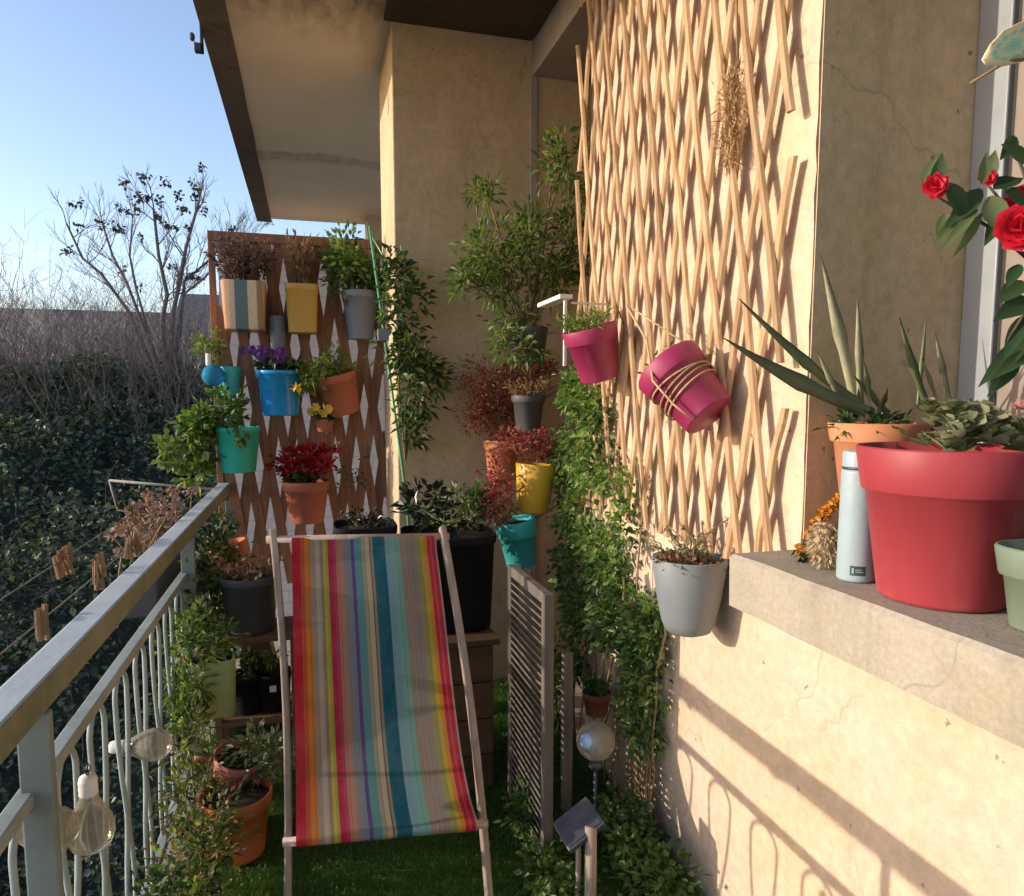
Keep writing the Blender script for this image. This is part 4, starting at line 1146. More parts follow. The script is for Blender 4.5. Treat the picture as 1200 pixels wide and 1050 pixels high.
# wrap around the front bar
base = len(vs)
for k in range(1, 6):
    a = PI * k / 5
    for i in range(nu + 1):
        u = i / nu; uu = .03 + (1 - .058) * u; B = LBl.lerp(LBr, uu)
        vs.append(B + V((0, -.0165 * math.sin(a) + .002, .016 * math.cos(a)))); uvs.append((u, 1))
rows = [[nv * (nu + 1) + i for i in range(nu + 1)]] + [[base + k * (nu + 1) + i for i in range(nu + 1)] for k in range(5)]
for r0, r1 in zip(rows, rows[1:]):
    for i in range(nu): fs.append((r0[i], r0[i + 1], r1[i + 1], r1[i]))
me.from_pydata([tuple(x) for x in vs], [], fs); me.materials.append(m)
ul = me.uv_layers.new(name='UVMap')
for lp in me.loops: ul.data[lp.index].uv = uvs[lp.vertex_index]
me.polygons.foreach_set('use_smooth', [True] * len(fs))
o = bpy.data.objects.new('sling', me); C.objects.link(o); o.parent = ch; o.location = CO

# ---------------------------------------------------------------- left floor side: stand and pots
ps = thing('plant_stand', 'low dark wooden two-tier plant stand left of the deck chair', 'plant stand', (-.22, 2.95, 0))
for zz in (.215, .535):
    mb = MB(); mb.box((-.155, -.13, zz), (.15, .13, zz + .02)); mb.build('shelf', M['standwood'], ps, .003)
for (sx_, sy_) in ((-1, -1), (1, -1), (-1, 1), (1, 1)):
    mb = MB(); mb.box((sx_ * .14 - .014, sy_ * .115 - .014, 0), (sx_ * .14 + .014, sy_ * .115 + .014, .534)); mb.build('leg', M['standwood'], ps, .002)
p = at(294, 738, Y=2.93)
r = plant('potted_plant', 'dark grey pot with wilted brown leaves on top of the plant stand', (p.x, p.y, .556), .105, .09, .22, M['darkgrey'], rim=.03, lip=.005)
mb = MB(); ml = MB(); tuft(mb, ml, (0, 0, .19), 16, .10, .12, 8, .05, .02, .002); mb.build('stems', M['drystem'], r); ml.build('foliage', M['lfdry'], r)
p = at(280, 688, Y=3.3)
r = plant('flower_pot', 'rusty orange pot tipped toward the railing behind the dark grey pot', (p.x, p.y, p.z), .085, .065, .2, M['orange_pot'], 'plant pot', rim=.04, lip=.005, rot=(0, math.radians(-14), 0))
mb = MB(); mb.box((-.06, -.06, -p.z), (.06, .06, -.012), Matrix.Rotation(0, 4, 'X')); mb.build('foot_block', M['standwood'], r, .003)
for k, (px, lab) in enumerate(((292, 'black nursery pot on the lower shelf of the stand, left one'), (322, 'black nursery pot with white plant tag on the lower shelf, right one'))):
    p = at(px, 832, Y=2.92)
    r = plant('potted_plant', lab, (p.x, p.y, .236), .068, .055, .15, M['black'], rim=.02, lip=.004, group='black pots on the plant stand')
    mb = MB(); ml = MB(); tuft(mb, ml, (0, 0, .13), 9, .10, .07, 9, .04, .018, .0016); mb.build('stems', M['stem'], r); ml.build('foliage', M['lfdark'], r)
    if k:
        mb = MB(); mb.box((-.012, -.071, .09), (.012, -.0695, .115)); mb.build('tag', M['white'], r)
p = at(252, 834, X=-.345)
r = plant('potted_plant', 'olive green square planter hung inside the railing', p, .072, .066, .20, M['olive'], rim=.0, sq=7, rot=(0, 0, .15))
bushy(r, [((-.08, -.02, .28), (.10, .12, .10)), ((-.10, -.06, .16), (.06, .09, .10)), ((.02, 0, .26), (.07, .08, .06)), ((-.09, -.1, .04), (.05, .08, .08))], 420, .045, .02, M['lfshrub'], M['greenstem'], (0, 0, .18), 13, .25, 81, .0025)
hang(r, .20, .07, -1, 0, .05)
p = at(268, 925, X=-.29)
r = plant('potted_plant', 'dusty pink pot leaning among the plants left of the chair', (p.x, p.y, p.z), .072, .055, .135, M['pink_pot'], rot=(math.radians(12), math.radians(16), 0), rim=.03, lip=.004)
bushy(r, [((.06, .0, .17), (.08, .07, .07)), ((.12, .02, .10), (.05, .05, .06))], 260, .04, .016, M['lfkal'], M['greenstem'], (0, 0, .12), 10, .25, 83, .002)
mb = MB(); mb.tube([(-.06, 0, .10), (-.1, -.005, .115), (-.13, -.01, .112)], [.014, .011, .012], 10); mb.build('spout', M['pink_pot'], r)
mb = MB(); mb.box((-.07, -.07, -p.z), (.07, .07, -.024)); mb.build('foot_block', M['standwood'], r, .003)
p = at(290, 1020, Z=.006)
r = plant('potted_plant', 'large orange clay pot on the turf left of the deck chair', (p.x - .035, p.y + .10, .007), .104, .082, .205, M['orange_pot'], rim=.045, lip=.007)
bushy(r, [((.02, .03, .25), (.07, .06, .05)), ((.05, .05, .32), (.04, .04, .06))], 90, .034, .012, M['lfdark'], M['stem'], (0, 0, .18), 9, .3, 85, .0022)
# leafy plants along the railing
for (lab, base, rt, h, bls, nn, l, wd, lm, seed) in (
        ('tall leafy plant climbing the railing below the far handrail', (-.36, 3.25, 0), .10, .20, [((-.03, -.2, .80), (.09, .22, .10)), ((-.02, .1, .70), (.09, .2, .12)), ((-.02, -.35, .66), (.08, .18, .10)), ((-.05, .35, .82), (.06, .2, .08)), ((0, -.1, .5), (.08, .2, .15))], 1250, .045, .022, 'lfdark', 91),
        ('bright green bush against the railing beside the olive planter', (-.37, 2.72, 0), .09, .18, [((-.03, 0, .60), (.07, .16, .10)), ((-.03, -.1, .46), (.06, .15, .12)), ((-.02, .15, .35), (.06, .15, .12))], 560, .045, .02, 'lfshrub', 92),
        ('yellowing straggly plant between railing and the pink pot', (-.37, 2.35, 0), .08, .16, [((-.02, 0, .40), (.06, .13, .10)), ((-.02, -.08, .27), (.07, .13, .10)), ((.02, .05, .22), (.07, .12, .08))], 420, .042, .015, 'lfolive', 93),
        ('dense low green plant at the foot of the railing', (-.33, 2.02, 0), .08, .14, [((-.02, 0, .17), (.10, .15, .10)), ((.0, -.12, .12), (.10, .12, .08)), ((.0, .14, .2), (.09, .12, .10))], 1000, .034, .017, 'lfshrub', 94),
        ('leafy plant at the near foot of the railing', (-.36, 1.72, 0), .08, .14, [((-.02, 0, .16), (.07, .14, .10)), ((-.02, .08, .24), (.06, .10, .08))], 520, .032, .015, 'lfdark', 95)):
    r = plant('potted_plant', lab, base, rt * .8, rt * .62, h * .7, M['darkgrey'])
    bushy(r, bls, int(nn * .8), l, wd, M[lm], M['greenstem'], (0, 0, h * .6), 16, .25, seed, .0025)
    P, D, _ = cloud(bls, int(nn * .35), 16, .3, seed + 100); ml = MB(); ml.leaves(P, D, l * .8, wd * .7); ml.build('dry_leaves', M['lfolive' if seed % 2 else 'lfdry'], r)
# wilted trailing plant with long dark leaf
# ---------------------------------------------------------------- window sill
SZ = 1.1085
rp = V((1.045, .985, SZ))
r = plant('potted_plant', 'big red plastic pot of pale fleshy rosettes on the window sill', rp, .137, .100, .262, M['red'], rim=.075, lip=.007)
ml = MB()
for i in range(60):
    a = rnd.uniform(0, 6.28); s = .128 * math.sqrt(rnd.random())
    if math.cos(a) * s - math.sin(a) * s * .8 < -.045: continue
    c = V((math.cos(a) * s, math.sin(a) * s, .243 + .062 * (1 - (s / .14) ** 2) + rnd.uniform(-.012, .022)))
    tl_ = V((rnd.gauss(0, .35), rnd.gauss(0, .35), 1)).normalized()
    for k in range(11):
        b = k * 2.4 + i; e = .05 + .13 * k; L = .029 * rnd.uniform(.75, 1.15) * (1 - .05 * k)
        d = V((math.cos(b), math.sin(b), e)) + tl_ * .3
        ml.sheet(c + V((0, 0, .0016 * k)), d, tl_ + V((-math.cos(b), -math.sin(b), 0)) * .3, L, L * .85, .12, rnd.uniform(-.25, .25), 1.0, 5)
ml.build('foliage', M['lfkal'], r)
for c in ((.035, -.137, .262), (.06, -.13, .258), (.09, -.05, .33), (.10, -.09, .325)):
    ml = MB()
    for k in range(9): ml.leaves(np.array(c)[None] + rng.normal(0, .006, (1, 3)), rng.normal(0, 1, (1, 3)) + np.array([[0, -.4, .3]]), .018, .014, .1, .1)
    ml.build('flower', M['petalpink'], r)

# bottle
p = at(1004, 684, Z=SZ); bp = V((p.x + .022, p.y + .030, SZ))
r = thing('bottle', 'tall pale blue cylindrical bottle with dark label beside the red pot', 'bottle', bp)
mb = MB(); mb.lathe([(.001, 0), (.031, 0), (.0335, .003), (.034, .006), (.0325, .205), (.0322, .2105), (.001, .2107)], 40); mb.build('body', M['bottle'], r)
mb = MB(); mb.lathe([(.0312, .2110), (.0318, .2115), (.0316, .2155), (.0308, .216)], 40); mb.build('band', M['darkmetal'], r)
mb = MB(); mb.lathe([(.0318, .2162), (.0318, .241), (.031, .2445), (.027, .246), (.001, .2462)], 40); mb.build('cap', M['bottle'], r)
vd = (CAM - bp); ang = math.atan2(vd.y, vd.x) + .12
mb = MB(); vs = []; nn = 9
for i in range(nn):
    a = ang - .40 + .80 * i / (nn - 1)
    for z in (.014, .032): rr = .0346 - .0015 * z / .21; vs.append((rr * math.cos(a), rr * math.sin(a), z))
mb.add(vs, [(2 * i, 2 * i + 2, 2 * i + 3, 2 * i + 1) for i in range(nn - 1)]); lab = mb.build('label', simple('dark_teal_label', (.03, .07, .075), .5, .1, 20, .1), r)
mb = MB(); rr = .0350
for (a0, a1, z0_, z1_) in ((-.30, -.20, .018, .028), (-.12, .28, .0205, .0220), (-.12, .20, .0245, .0258)):
    q = []
    for i in range(5):
        a = ang + (a0 + (a1 - a0) * i / 4)
        q += [(rr * math.cos(a), rr * math.sin(a), z0_), (rr * math.cos(a), rr * math.sin(a), z1_)]
    mb.add(q, [(2 * i, 2 * i + 2, 2 * i + 3, 2 * i + 1) for i in range(4)])
mb.build('print', M['bottle'], lab)

# aloe
ap = V((1.17, 1.285, SZ))
r = plant('aloe', 'spiky aloe in a terracotta pot at the sill corner behind the bottle', ap, .092, .052, .292, M['terracotta'], 'aloe', rim=.04, lip=.008)


def aloe_leaf(tip, base_px, w, mat, Yt=1.26, Yb=1.28, bend=(0, 0, 0), by=None):
    a = V(at(base_px[0], base_px[1], Y=Yb)) - ap; b = V(at(tip[0], tip[1], Y=Yt)) - ap
    m_ = (a + b) / 2 + V(bend); pts = []
    for k in range(9):
        t = k / 8; pts.append(a * (1 - t) ** 2 + m_ * 2 * t * (1 - t) + b * t * t)
    w *= .76
    ws = [w * (.8 + .6 * t - 1.38 * t * t) if t < .5 else w * (1.05) * (1 - t) / .5 + .0015 for t in [k / 8 for k in range(9)]]
    mb = MB(); mb.blade(pts, ws, .35, .28, side=(.35, -.3, .9) if abs((b - a).x) > abs((b - a).z) else (.9, -.35, .1)); mb.build('leaf', mat, r)


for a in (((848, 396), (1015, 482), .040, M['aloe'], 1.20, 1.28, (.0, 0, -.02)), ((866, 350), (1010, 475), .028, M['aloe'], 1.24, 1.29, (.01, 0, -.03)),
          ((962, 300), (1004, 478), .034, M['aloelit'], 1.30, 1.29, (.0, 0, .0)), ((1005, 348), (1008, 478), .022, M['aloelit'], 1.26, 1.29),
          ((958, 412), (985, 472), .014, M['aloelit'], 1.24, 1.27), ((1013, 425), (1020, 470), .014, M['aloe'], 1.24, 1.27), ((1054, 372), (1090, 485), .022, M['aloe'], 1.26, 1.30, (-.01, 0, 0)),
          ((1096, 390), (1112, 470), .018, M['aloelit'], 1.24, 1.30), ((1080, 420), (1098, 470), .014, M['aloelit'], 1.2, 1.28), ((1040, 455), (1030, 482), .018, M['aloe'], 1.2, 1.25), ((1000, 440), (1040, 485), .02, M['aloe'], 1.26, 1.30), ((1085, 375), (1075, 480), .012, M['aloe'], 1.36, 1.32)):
    aloe_leaf(*a)
ml = MB(); P, D, _ = cloud([((0, 0, .295), (.07, .07, .025))], 220, 12, .3, 5); ml.leaves(P, D, .03, .01); ml.build('dead_leaves', M['lfdark'], r)

# orange dried garland and beige tassel at the sill corner
p = at(955, 655, Z=SZ)
r = thing('flower_garland', 'arched garland of dried orange flowers at the sill corner', 'garland', (p.x, p.y, SZ))
ml = MB(); mb = MB(); pts = []
for k in range(22):
    t = k / 21; q = V(at(938 + 52 * t, 648 - 62 * math.sin(t * PI * .5), Y=1.31 - .04 * t)) - V((p.x, p.y, SZ)); pts.append(q)
    nn = 16; ml.leaves(np.array(q)[None] + rng.normal(0, .004, (nn, 3)), rng.normal(0, 1, (nn, 3)), .014, .010, .1, .1)
mb.tube(pts, .004, 6); mb.build('stem', M['drystem'], r); ml.build('petals', M['petalorange'], r)
ml = MB(); nn = 30; q = V(at(943, 652, Y=1.29)) - V((p.x, p.y, SZ)); ml.leaves(np.array(q)[None] + rng.normal(0, .008, (nn, 3)), rng.normal(0, 1, (nn, 3)), .022, .012); ml.build('leaves', M['lfdark'], r)
p2 = at(968, 668, Z=SZ)
r = thing('pine_cone', 'shaggy beige seed head between orange garland and bottle', 'seed head', (p2.x + .01, p2.y + .02, SZ))
ml = MB(); n = 700; u = rng.uniform(0, 1, n); th = rng.uniform(0, 6.28, n); rad = .020 * np.sqrt(np.clip(1 - (2 * u - 1) ** 2, 0, 1)) + .004
P = np.stack([rad * np.cos(th), rad * np.sin(th), .008 + u * .085], 1); D = np.stack([np.cos(th), np.sin(th), rng.normal(-.3, .5, n)], 1)
ml.leaves(P, D, rng.uniform(.008, .018, n), .005, .1, .2); ml.build('bristles', M['beigefuzz'], r)
mb = MB(); mb.ball((0, 0, .05), .019, 12, 10, 1, 1, 2.3); mb.build('core', M['beigefuzz'], r)

# sage pot with camellia, and the butterfly stick
sp = V((1.055, .79, SZ))
r = plant('camellia', 'red flowering camellia in a sage green pot at the near end of the sill', sp, .068, .052, .125, M['sage'], 'camellia', rim=.045, lip=.006, sq=3)
CPx = lambda px, py, Y: V(at(px, py, Y=Y)) - sp
M['darkstem'] = wood('dark_stem', (.10, .075, .045), (.05, .04, .025), 2)
mb = MB()
trunk = [V((.03, -.01, .10)), V((.07, -.02, .32)), V((.08, 0, .5)), CPx(1235, 330, .84)]
mb.tube(trunk, [.008, .007, .006, .005], 8)
j = trunk[-1]
for (px, py, Y) in ((1100, 232, .88), (1157, 216, .86), (1192, 262, .82), (1195, 190, .84), (1185, 160, .86), (1180, 400, .85)):
    e = CPx(px, py, Y); mb.tube([j, (j + e) / 2 + V((0, 0, .012)), e], [.0035, .0028, .0016], 6)
mb.build('stems', M['darkstem'], r)
ml = MB(); ll = []
def cleaf(bp, tp, Y, w, Yt=None):
    a = CPx(bp[0], bp[1], Y); b = CPx(tp[0], tp[1], Yt or Y - .01)
    ml.sheet(a, b - a, V((-.5 + rnd.gauss(0, .25), -.8, .35 + rnd.gauss(0, .25))), (b - a).length, w * 1.05, .14, .10)
for a in (((1095, 222), (1106, 178), .88, .020), ((1082, 215), (1098, 182), .89, .016), ((1108, 215), (1140, 262), .87, .030), ((1150, 222), (1112, 262), .87, .026), ((1155, 212), (1168, 175), .86, .020), ((1150, 215), (1158, 178), .85, .016),
          ((1160, 230), (1172, 272), .85, .032), ((1165, 222), (1200, 205), .85, .03), ((1140, 240), (1098, 282), .87, .022), ((1145, 245), (1105, 290), .86, .014), ((1150, 250), (1122, 300), .86, .014), ((1178, 225), (1205, 240), .84, .03), ((1108, 250), (1102, 285), .88, .018),
          ((1200, 330), (1172, 352), .85, .028), ((1208, 350), (1168, 372), .84, .030), ((1200, 370), (1178, 420), .85, .022), ((1205, 395), (1150, 448), .86, .026), ((1210, 410), (1165, 440), .85, .02), ((1195, 420), (1160, 462), .86, .02), ((1190, 160), (1175, 185), .85, .02),
          ((1195, 310), (1180, 335), .84, .018), ((1205, 190), (1178, 168), .84, .02), ((1175, 250), (1155, 285), .85, .02)):
    cleaf(*a)
ml.build('foliage', M['lfcam'], r)
def flower(px, py, Y, R, npet):
    c = CPx(px, py, Y); ml = MB(); n = npet
    for k in range(n):
        rr = (k / n) ** .5; a = k * 2.4
        d = V((-.55, -.75, .05)).normalized(); s = d.cross(V((0, 0, 1))).normalized(); u = s.cross(d)
        dirv = (s * math.cos(a) + u * math.sin(a)) * (.25 + .9 * rr) + d * (1.05 - .75 * rr)
        ml.sheet(c + d * (R * .25 * (1 - rr)), dirv, d + dirv.normalized() * -.3, R * (.55 + .5 * rr), R * .95, .22, -.12 + .3 * rr, 1.0, 6)
    ml.build('flower', M['petalred'], r)
flower(1193, 268, .80, .030, 26); flower(1096, 218, .88, .018, 16); flower(1157, 209, .86, .013, 10); flower(1196, 236, .86, .022, 14)
# butterfly ornament
bp_ = CPx(1178, 62, .86) + sp
r = thing('butterfly_ornament', 'green and cream striped butterfly ornament on a thin stick above the sill', 'ornament', (bp_.x + .05, bp_.y, SZ))
O = V((bp_.x + .05, bp_.y, SZ))
m_, t_, o_ = nt('butterfly_paint')
uvn = t_.nodes.new('ShaderNodeUVMap'); sxx = t_.nodes.new('ShaderNodeSeparateXYZ'); t_.links.new(uvn.outputs[0], sxx.inputs[0])
cw = ramp(t_, sxx.outputs[0], [(0, (.12, .42, .33)), (.25, (.22, .52, .40)), (.45, (.55, .60, .32)), (.62, (.20, .47, .36)), (.78, (.66, .58, .30)), (.9, (.70, .52, .34))])
stp = t_.nodes.new('ShaderNodeTexWave'); stp.inputs['Scale'].default_value = 3.5; t_.links.new(uvn.outputs[0], stp.inputs['Vector']); stp.bands_direction = 'Y'
cw = mix(t_, ramp(t_, stp.outputs['Fac'], [(.55, 0.), (.8, .6)]), cw, (.66, .62, .40))
principled(t_, o_, mix(t_, 1., cw, (1.5, 1.5, 1.5), 'MULTIPLY'), .45)


def wing(pts2, name, sgn):
    """pts2: outline pixels; a slightly domed plate"""
    c = V((0, 0, 0)); P_ = [V(at(a, b, Y=.86 - sgn * .02 * (1200 - a) / 50)) - O for a, b in pts2]
    for q in P_: c += q
    c /= len(P_)
    me = bpy.data.meshes.new(name); vs = [tuple(c)]; uv_ = [(0, 0)]; fs = []
    for ring in (.5, 1.):
        for k, q in enumerate(P_):
            x = c.lerp(q, ring) + V((0, .006 * (1 - ring), 0)); vs.append(tuple(x)); uv_.append((ring, k / len(P_)))
    n = len(P_)
    for k in range(n):
        fs.append((0, 1 + k, 1 + (k + 1) % n)); fs.append((1 + k, 1 + n + k, 1 + n + (k + 1) % n, 1 + (k + 1) % n))
    me.from_pydata(vs, [], fs); me.materials.append(m_); ul = me.uv_layers.new(name='UVMap')
    for lp in me.loops: ul.data[lp.index].uv = uv_[lp.vertex_index]
    me.polygons.foreach_set('use_smooth', [True] * len(fs))
    o = bpy.data.objects.new(name, me); C.objects.link(o); o.parent = r
    s = o.modifiers.new('solid', 'SOLIDIFY'); s.thickness = .0015


wing([(1150, 70), (1160, 52), (1175, 36), (1195, 26), (1215, 22), (1222, 40), (1218, 60), (1200, 72), (1175, 78), (1155, 77)], 'wing', 1)
wing([(1226, 40), (1245, 20), (1275, 12), (1290, 25), (1280, 50), (1262, 68), (1240, 76), (1228, 66)], 'wing', -1)
mb = MB(); q0 = V(at(1223, 40, Y=.85)) - O; mb.tube([q0 + V((0, 0, .012)), q0, q0 - V((0, 0, .05))], [.003, .006, .003], 8); mb.build('body', M['straw'], r)
mb = MB(); q1 = V(at(1138, 97, Y=.86)) - O; qb = V(at(1262, 742, Z=SZ)) - O; mb.tube([q0 - V((0, 0, .04)), q0.lerp(qb, .5), qb], .0025, 6); mb.tube([q1, (q0 + q1) / 2 - V((0, 0, .004)), q0 - V((0, 0, .03))], .0022, 6); mb.build('stick', M['drystem'], r)

# gadget on the slab edge
g = thing('wall_bracket', 'small dark bracket with round insulator on the outer slab edge', 'bracket', (-.44, 3.8, 3.2))
a = at(228, 56, Y=3.8) - V((-.44, 3.8, 3.2))
mb = MB(); mb.box((a.x, -.02, a.z - .018), (.012, .02, a.z + .018)); mb.box((-.0, -.02, a.z - .018), (.012, .02, .03)); mb.build('arm', M['darkmetal'], g, .003)
mb = MB(); b_ = at(225, 43, Y=3.8) - V((-.44, 3.8, 3.2)); mb.ball(b_, .013, 12, 8, 1, 1, 1.5); mb.tube([b_, V((a.x + .01, 0, a.z))], .003, 6); mb.build('insulator', M['darkmetal'], g)

# ---------------------------------------------------------------- beyond: hedge, scrub, trees, roofs
def hz(x, y):
    """height of the evergreen bank"""
    t = min(1, max(0, (y - 4.5) / 7.5))
    h = -2.6 + 3.9 * (t ** .8) + (.35 if y > 12 else 0)
    h += .55 * mnoise.noise(V((x * .45, y * .45, 0))) + .3 * mnoise.noise(V((x * 1.2, y * 1.2, 5)))
    return h


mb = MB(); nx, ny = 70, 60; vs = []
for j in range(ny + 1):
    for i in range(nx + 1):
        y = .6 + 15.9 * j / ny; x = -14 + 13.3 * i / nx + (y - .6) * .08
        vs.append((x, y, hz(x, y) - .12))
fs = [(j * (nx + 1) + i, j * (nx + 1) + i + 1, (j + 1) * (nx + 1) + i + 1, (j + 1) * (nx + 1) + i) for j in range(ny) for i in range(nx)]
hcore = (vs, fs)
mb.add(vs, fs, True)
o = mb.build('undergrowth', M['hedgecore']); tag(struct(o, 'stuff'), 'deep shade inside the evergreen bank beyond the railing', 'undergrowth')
n = 100000
Y = 1.0 + 15.1 * rng.uniform(0, 1, n) ** 1.15; Xs = -(.68 + rng.uniform(0, 1, n) * (1.2 + Y * .60))
H = np.array([hz(x, y) for x, y in zip(Xs, Y)])
P = np.stack([Xs, Y, H + rng.normal(0, .07, n) + .22 * rng.uniform(0, 1, n) ** 6 + .12 * np.sin(Xs * 5.1 + Y * 2.3) * np.sin(Y * 4.4)], 1)
D = rng.normal(0, .7, (n, 3)) + np.array([0, -.4, .4])
mb = MB(); mb.leaves(P, D, (.03 + .006 * Y) * rng.uniform(.4, 1.4, n), (.022 + .005 * Y) * rng.uniform(.4, 1.3, n), .15, .2)
tag(struct(mb.build('hedge', M['hedge']), 'stuff'), 'dark evergreen ivy bank filling the garden below the railing', 'hedge')
# scattered bare wisps and stalks on the bank
mb = MB()


def wisp(mb, p, h, r, lean=.3, kids=3, lv=0):
    d = V((rnd.gauss(0, lean), rnd.gauss(0, lean), 1)).normalized()
    pts = [V(p)]
    for k in range(3): pts.append(pts[-1] + (d + V((rnd.gauss(0, .15), rnd.gauss(0, .15), rnd.gauss(0, .1)))) * h / 3)
    mb.tube(pts, [r, r * .8, r * .55, r * .3], 3, False, False)
    if lv < 2:
        for i in range(kids):
            wisp(mb, pts[rnd.randint(1, 3)], h * rnd.uniform(.3, .55), r * .6, lean * 1.8, kids - 1, lv + 1)


for i in range(900):
    y = rnd.uniform(11, 17); x = -(y * .10 + rnd.random() * (y * .40 + .6))
    wisp(mb, (x, y, hz(x, min(y, 15)) - .2), rnd.uniform(.7, 1.75), rnd.uniform(.003, .0085), .34, 4)
for i in range(45):
    y = rnd.uniform(6, 11); x = -(y * .08 + rnd.random() * (y * .40 + .4))
    wisp(mb, (x, y, hz(x, y) - .1), rnd.uniform(.3, .9), rnd.uniform(.002, .004), .5, 3)
tag(struct(mb.build('scrub', M['brush']), 'stuff'), 'purple-brown tangle of bare scrub above the evergreen bank', 'scrub')
# far low roofs
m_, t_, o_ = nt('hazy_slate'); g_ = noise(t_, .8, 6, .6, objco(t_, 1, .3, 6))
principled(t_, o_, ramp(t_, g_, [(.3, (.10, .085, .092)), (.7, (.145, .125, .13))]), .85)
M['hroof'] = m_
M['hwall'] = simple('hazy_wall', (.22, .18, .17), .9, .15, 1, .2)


def lowhouse(x0, x1, y0, dep, eave, ridge, label):
    h = thing('terrace_house', label, 'house', ((x0 + x1) / 2, y0 + dep / 2, -3))
    Ox = V(h.location); mb = MB(); mb.box((x0 + .3, y0 + .3, -3), (x1 - .3, y0 + dep - .3, eave)); mb.build('wall', M['hwall'], h).location = -Ox
    mb = MB(); ym = y0 + dep / 2
    mb.add([(x0, y0, eave - .1), (x1, y0, eave - .1), (x1, ym, ridge), (x0, ym, ridge), (x0, y0 + dep, eave - .1), (x1, y0 + dep, eave - .1)], [(0, 1, 2, 3), (3, 2, 5, 4), (0, 3, 4), (1, 5, 2)])
    mb.build('roof', M['hroof'], h).location = -Ox
    return h


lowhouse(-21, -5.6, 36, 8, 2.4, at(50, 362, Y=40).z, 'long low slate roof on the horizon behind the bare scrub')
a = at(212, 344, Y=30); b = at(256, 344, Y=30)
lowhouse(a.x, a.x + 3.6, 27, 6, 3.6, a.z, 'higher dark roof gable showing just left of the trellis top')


# bare trees
def tree(mb, p, d, L, r, lv, maxl, tips, spread=.45, up=.12):
    p = V(p); d = V(d).normalized(); pts = [p]; seg = 4
    for k in range(seg):
        d = (d + V((rnd.gauss(0, .09), rnd.gauss(0, .09), rnd.gauss(0, .06) + up * .4))).normalized()
        pts.append(pts[-1] + d * L / seg)
    mb.tube(pts, [r * (1 - .42 * k / seg) for k in range(seg + 1)], 6 if lv < 2 else 3, False)
    if lv >= maxl:
        tips.append(pts[-1]); return
    kids = rnd.choice((2, 3, 3)) if lv else 3
    for i in range(kids):
        t = 1. if i == 0 else rnd.uniform(.35, 1)
        q = pts[0].lerp(pts[-1], t) if t == 1 else pts[min(seg, int(t * seg + .5))]
        a = rnd.uniform(0, 2 * PI); side = d.orthogonal().normalized(); side = Matrix.Rotation(a, 3, d) @ side
        nd = (d + side * spread * rnd.uniform(.6, 1.5) * (.5 if i == 0 else 1) + V((0, 0, up))).normalized()
        tree(mb, q, nd, L * rnd.uniform(.62, .82), r * (.62 if i else .68), lv + 1, maxl, tips, spread, up)


TYY = 13.5
root = at(197, 470, Y=TYY)
t0 = thing('bare_tree', 'bare branching tree with a few dark seed clusters left of the slab', 'tree', root)
mb = MB(); mb.tube([(0, 0, -2.5), (0.02, 0, -.8), (0, 0, .1)], [.13, .10, .08], 8); mb.build('trunk', M['twig'], t0)
mb = MB(); tips = []
Q = lambda px, py, dy=0: V(at(px, py, Y=TYY + dy)) - root
limbs = [([(150, 364), (118, 320), (97, 303), (78, 262)], .034), ([(190, 375), (196, 345), (186, 300), (180, 245)], .045), ([(203, 365), (212, 325), (218, 290), (232, 240)], .045), ([(210, 400), (216, 330), (245, 305), (268, 280)], .036), ([(175, 400), (148, 330), (132, 300), (120, 262)], .032), ([(215, 345), (240, 325), (262, 300), (285, 285)], .026), ([(160, 340), (152, 300), (155, 262)], .024)]
for pp, rr in limbs:
    dy = rnd.uniform(-.6, .6)
    pts = [V((0, 0, 0))] + [Q(a, b_, dy * (i + 1) / len(pp)) for i, (a, b_) in enumerate(pp)]
    mb.tube(pts, [rr * (1 - .68 * i / len(pts)) for i in range(len(pts))], 6, False)
    for i in range(2, len(pts)):
        for k in range(3):
            d = (pts[i] - pts[i - 1]).normalized()
            s = V((rnd.gauss(0, 1), rnd.gauss(0, .6), rnd.gauss(.2, .5)))
            tree(mb, pts[i - 1].lerp(pts[i], rnd.uniform(.2, 1)), d + s * .65, rnd.uniform(.22, .40), rr * .26, 1, 4, tips, .55, .10)
    tree(mb, pts[-1], pts[-1] - pts[-2], .26, rr * .28, 1, 4, tips, .5, .1)
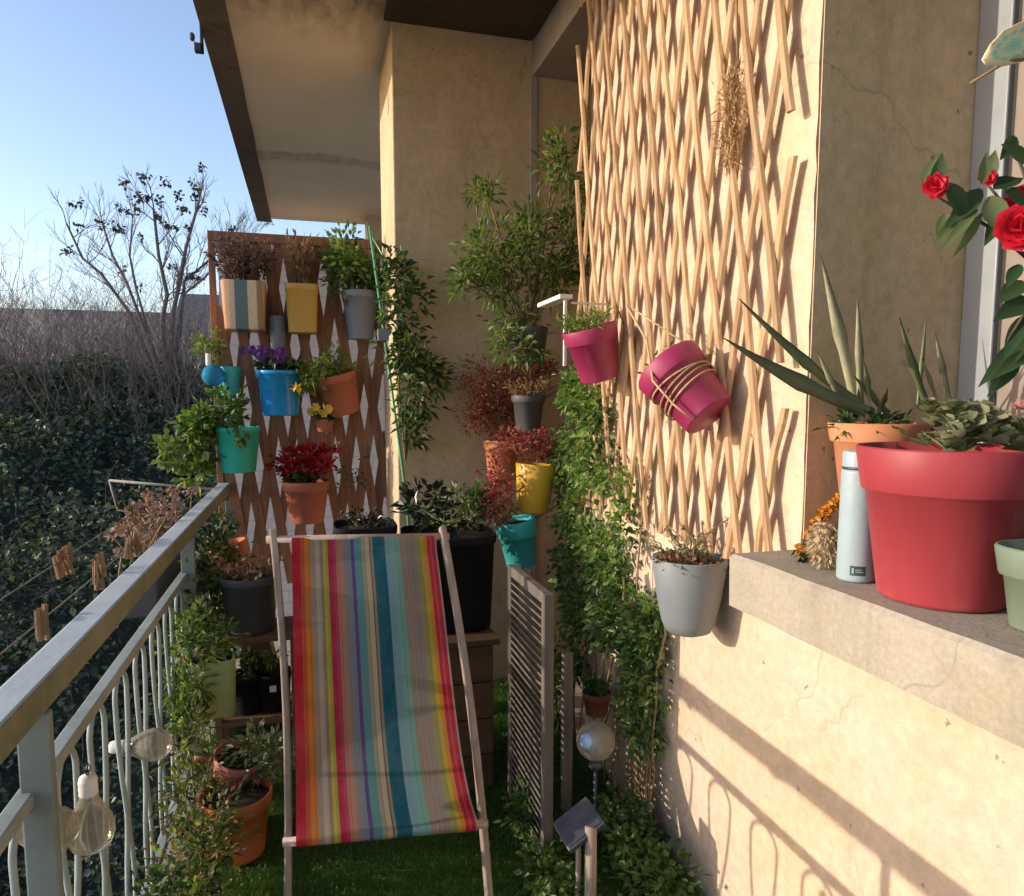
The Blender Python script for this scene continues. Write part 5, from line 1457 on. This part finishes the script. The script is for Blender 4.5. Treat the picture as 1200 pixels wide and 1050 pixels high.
mb.build('branches', M['twig'], t0)
rnd.shuffle(tips)
SEED = leafmat('dark_seed', (.05, .045, .05), (.085, .07, .07), None, .1, .8)
sel = [q for q in tips if q.z > 1.5][:22]
for q in sel:
    nn = rnd.randint(5, 14); ml = MB(); ml.leaves(np.array(q)[None] + rng.normal(0, .024, (nn, 3)), rng.normal(0, 1, (nn, 3)), .085, .055); ml.build('seed_cluster', SEED, t0)
for (a, b_) in ((147, 213), (167, 208), (193, 214), (161, 232), (172, 231), (186, 234), (208, 230), (228, 232), (140, 243), (153, 252), (135, 266), (141, 271), (118, 261), (215, 245), (238, 245), (185, 255)):
    nn = 22; ml = MB(); ml.leaves(np.array(Q(a, b_))[None] + rng.normal(0, .04, (nn, 3)), rng.normal(0, 1, (nn, 3)), .075, .05); ml.build('seed_cluster', SEED, t0)

protos = []
for v in range(3):
    mb = MB(); tips = []
    for k in range(4): tree(mb, (rnd.gauss(0, .3), rnd.gauss(0, .3), 2.6), (rnd.gauss(0, .22), rnd.gauss(0, .22), 1), 1.7, .036, 0, 4, tips, .36, .2)
    protos.append(mb)
objs = []
xs = [(-8, 297), (12, 300), (38, 318), (62, 322), (88, 330), (108, 318), (128, 330), (235, 318), (150, 335), (25, 322)]
for i, (px, py) in enumerate(xs):
    Yt = 24 + (i * 37 % 7)
    q = at(px, 420, Y=Yt); top = at(px, py, Y=Yt).z
    rt_ = thing('skyline_tree', 'pale leafless tree in the row of bare tops along the skyline', 'tree', (q.x, q.y, -3), 'bare trees along the skyline')
    if i < 3:
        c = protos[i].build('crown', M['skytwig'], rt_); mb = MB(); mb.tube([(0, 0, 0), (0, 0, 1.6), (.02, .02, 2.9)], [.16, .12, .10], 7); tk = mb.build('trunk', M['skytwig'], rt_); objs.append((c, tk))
    else:
        for s_ in objs[i % 3]:
            c = s_.copy(); C.objects.link(c); c.parent = rt_
    hgt = 8.2; s = (top + 3) / hgt
    rt_.scale = (s, s, s); rt_.rotation_euler = (0, 0, i * 1.1)
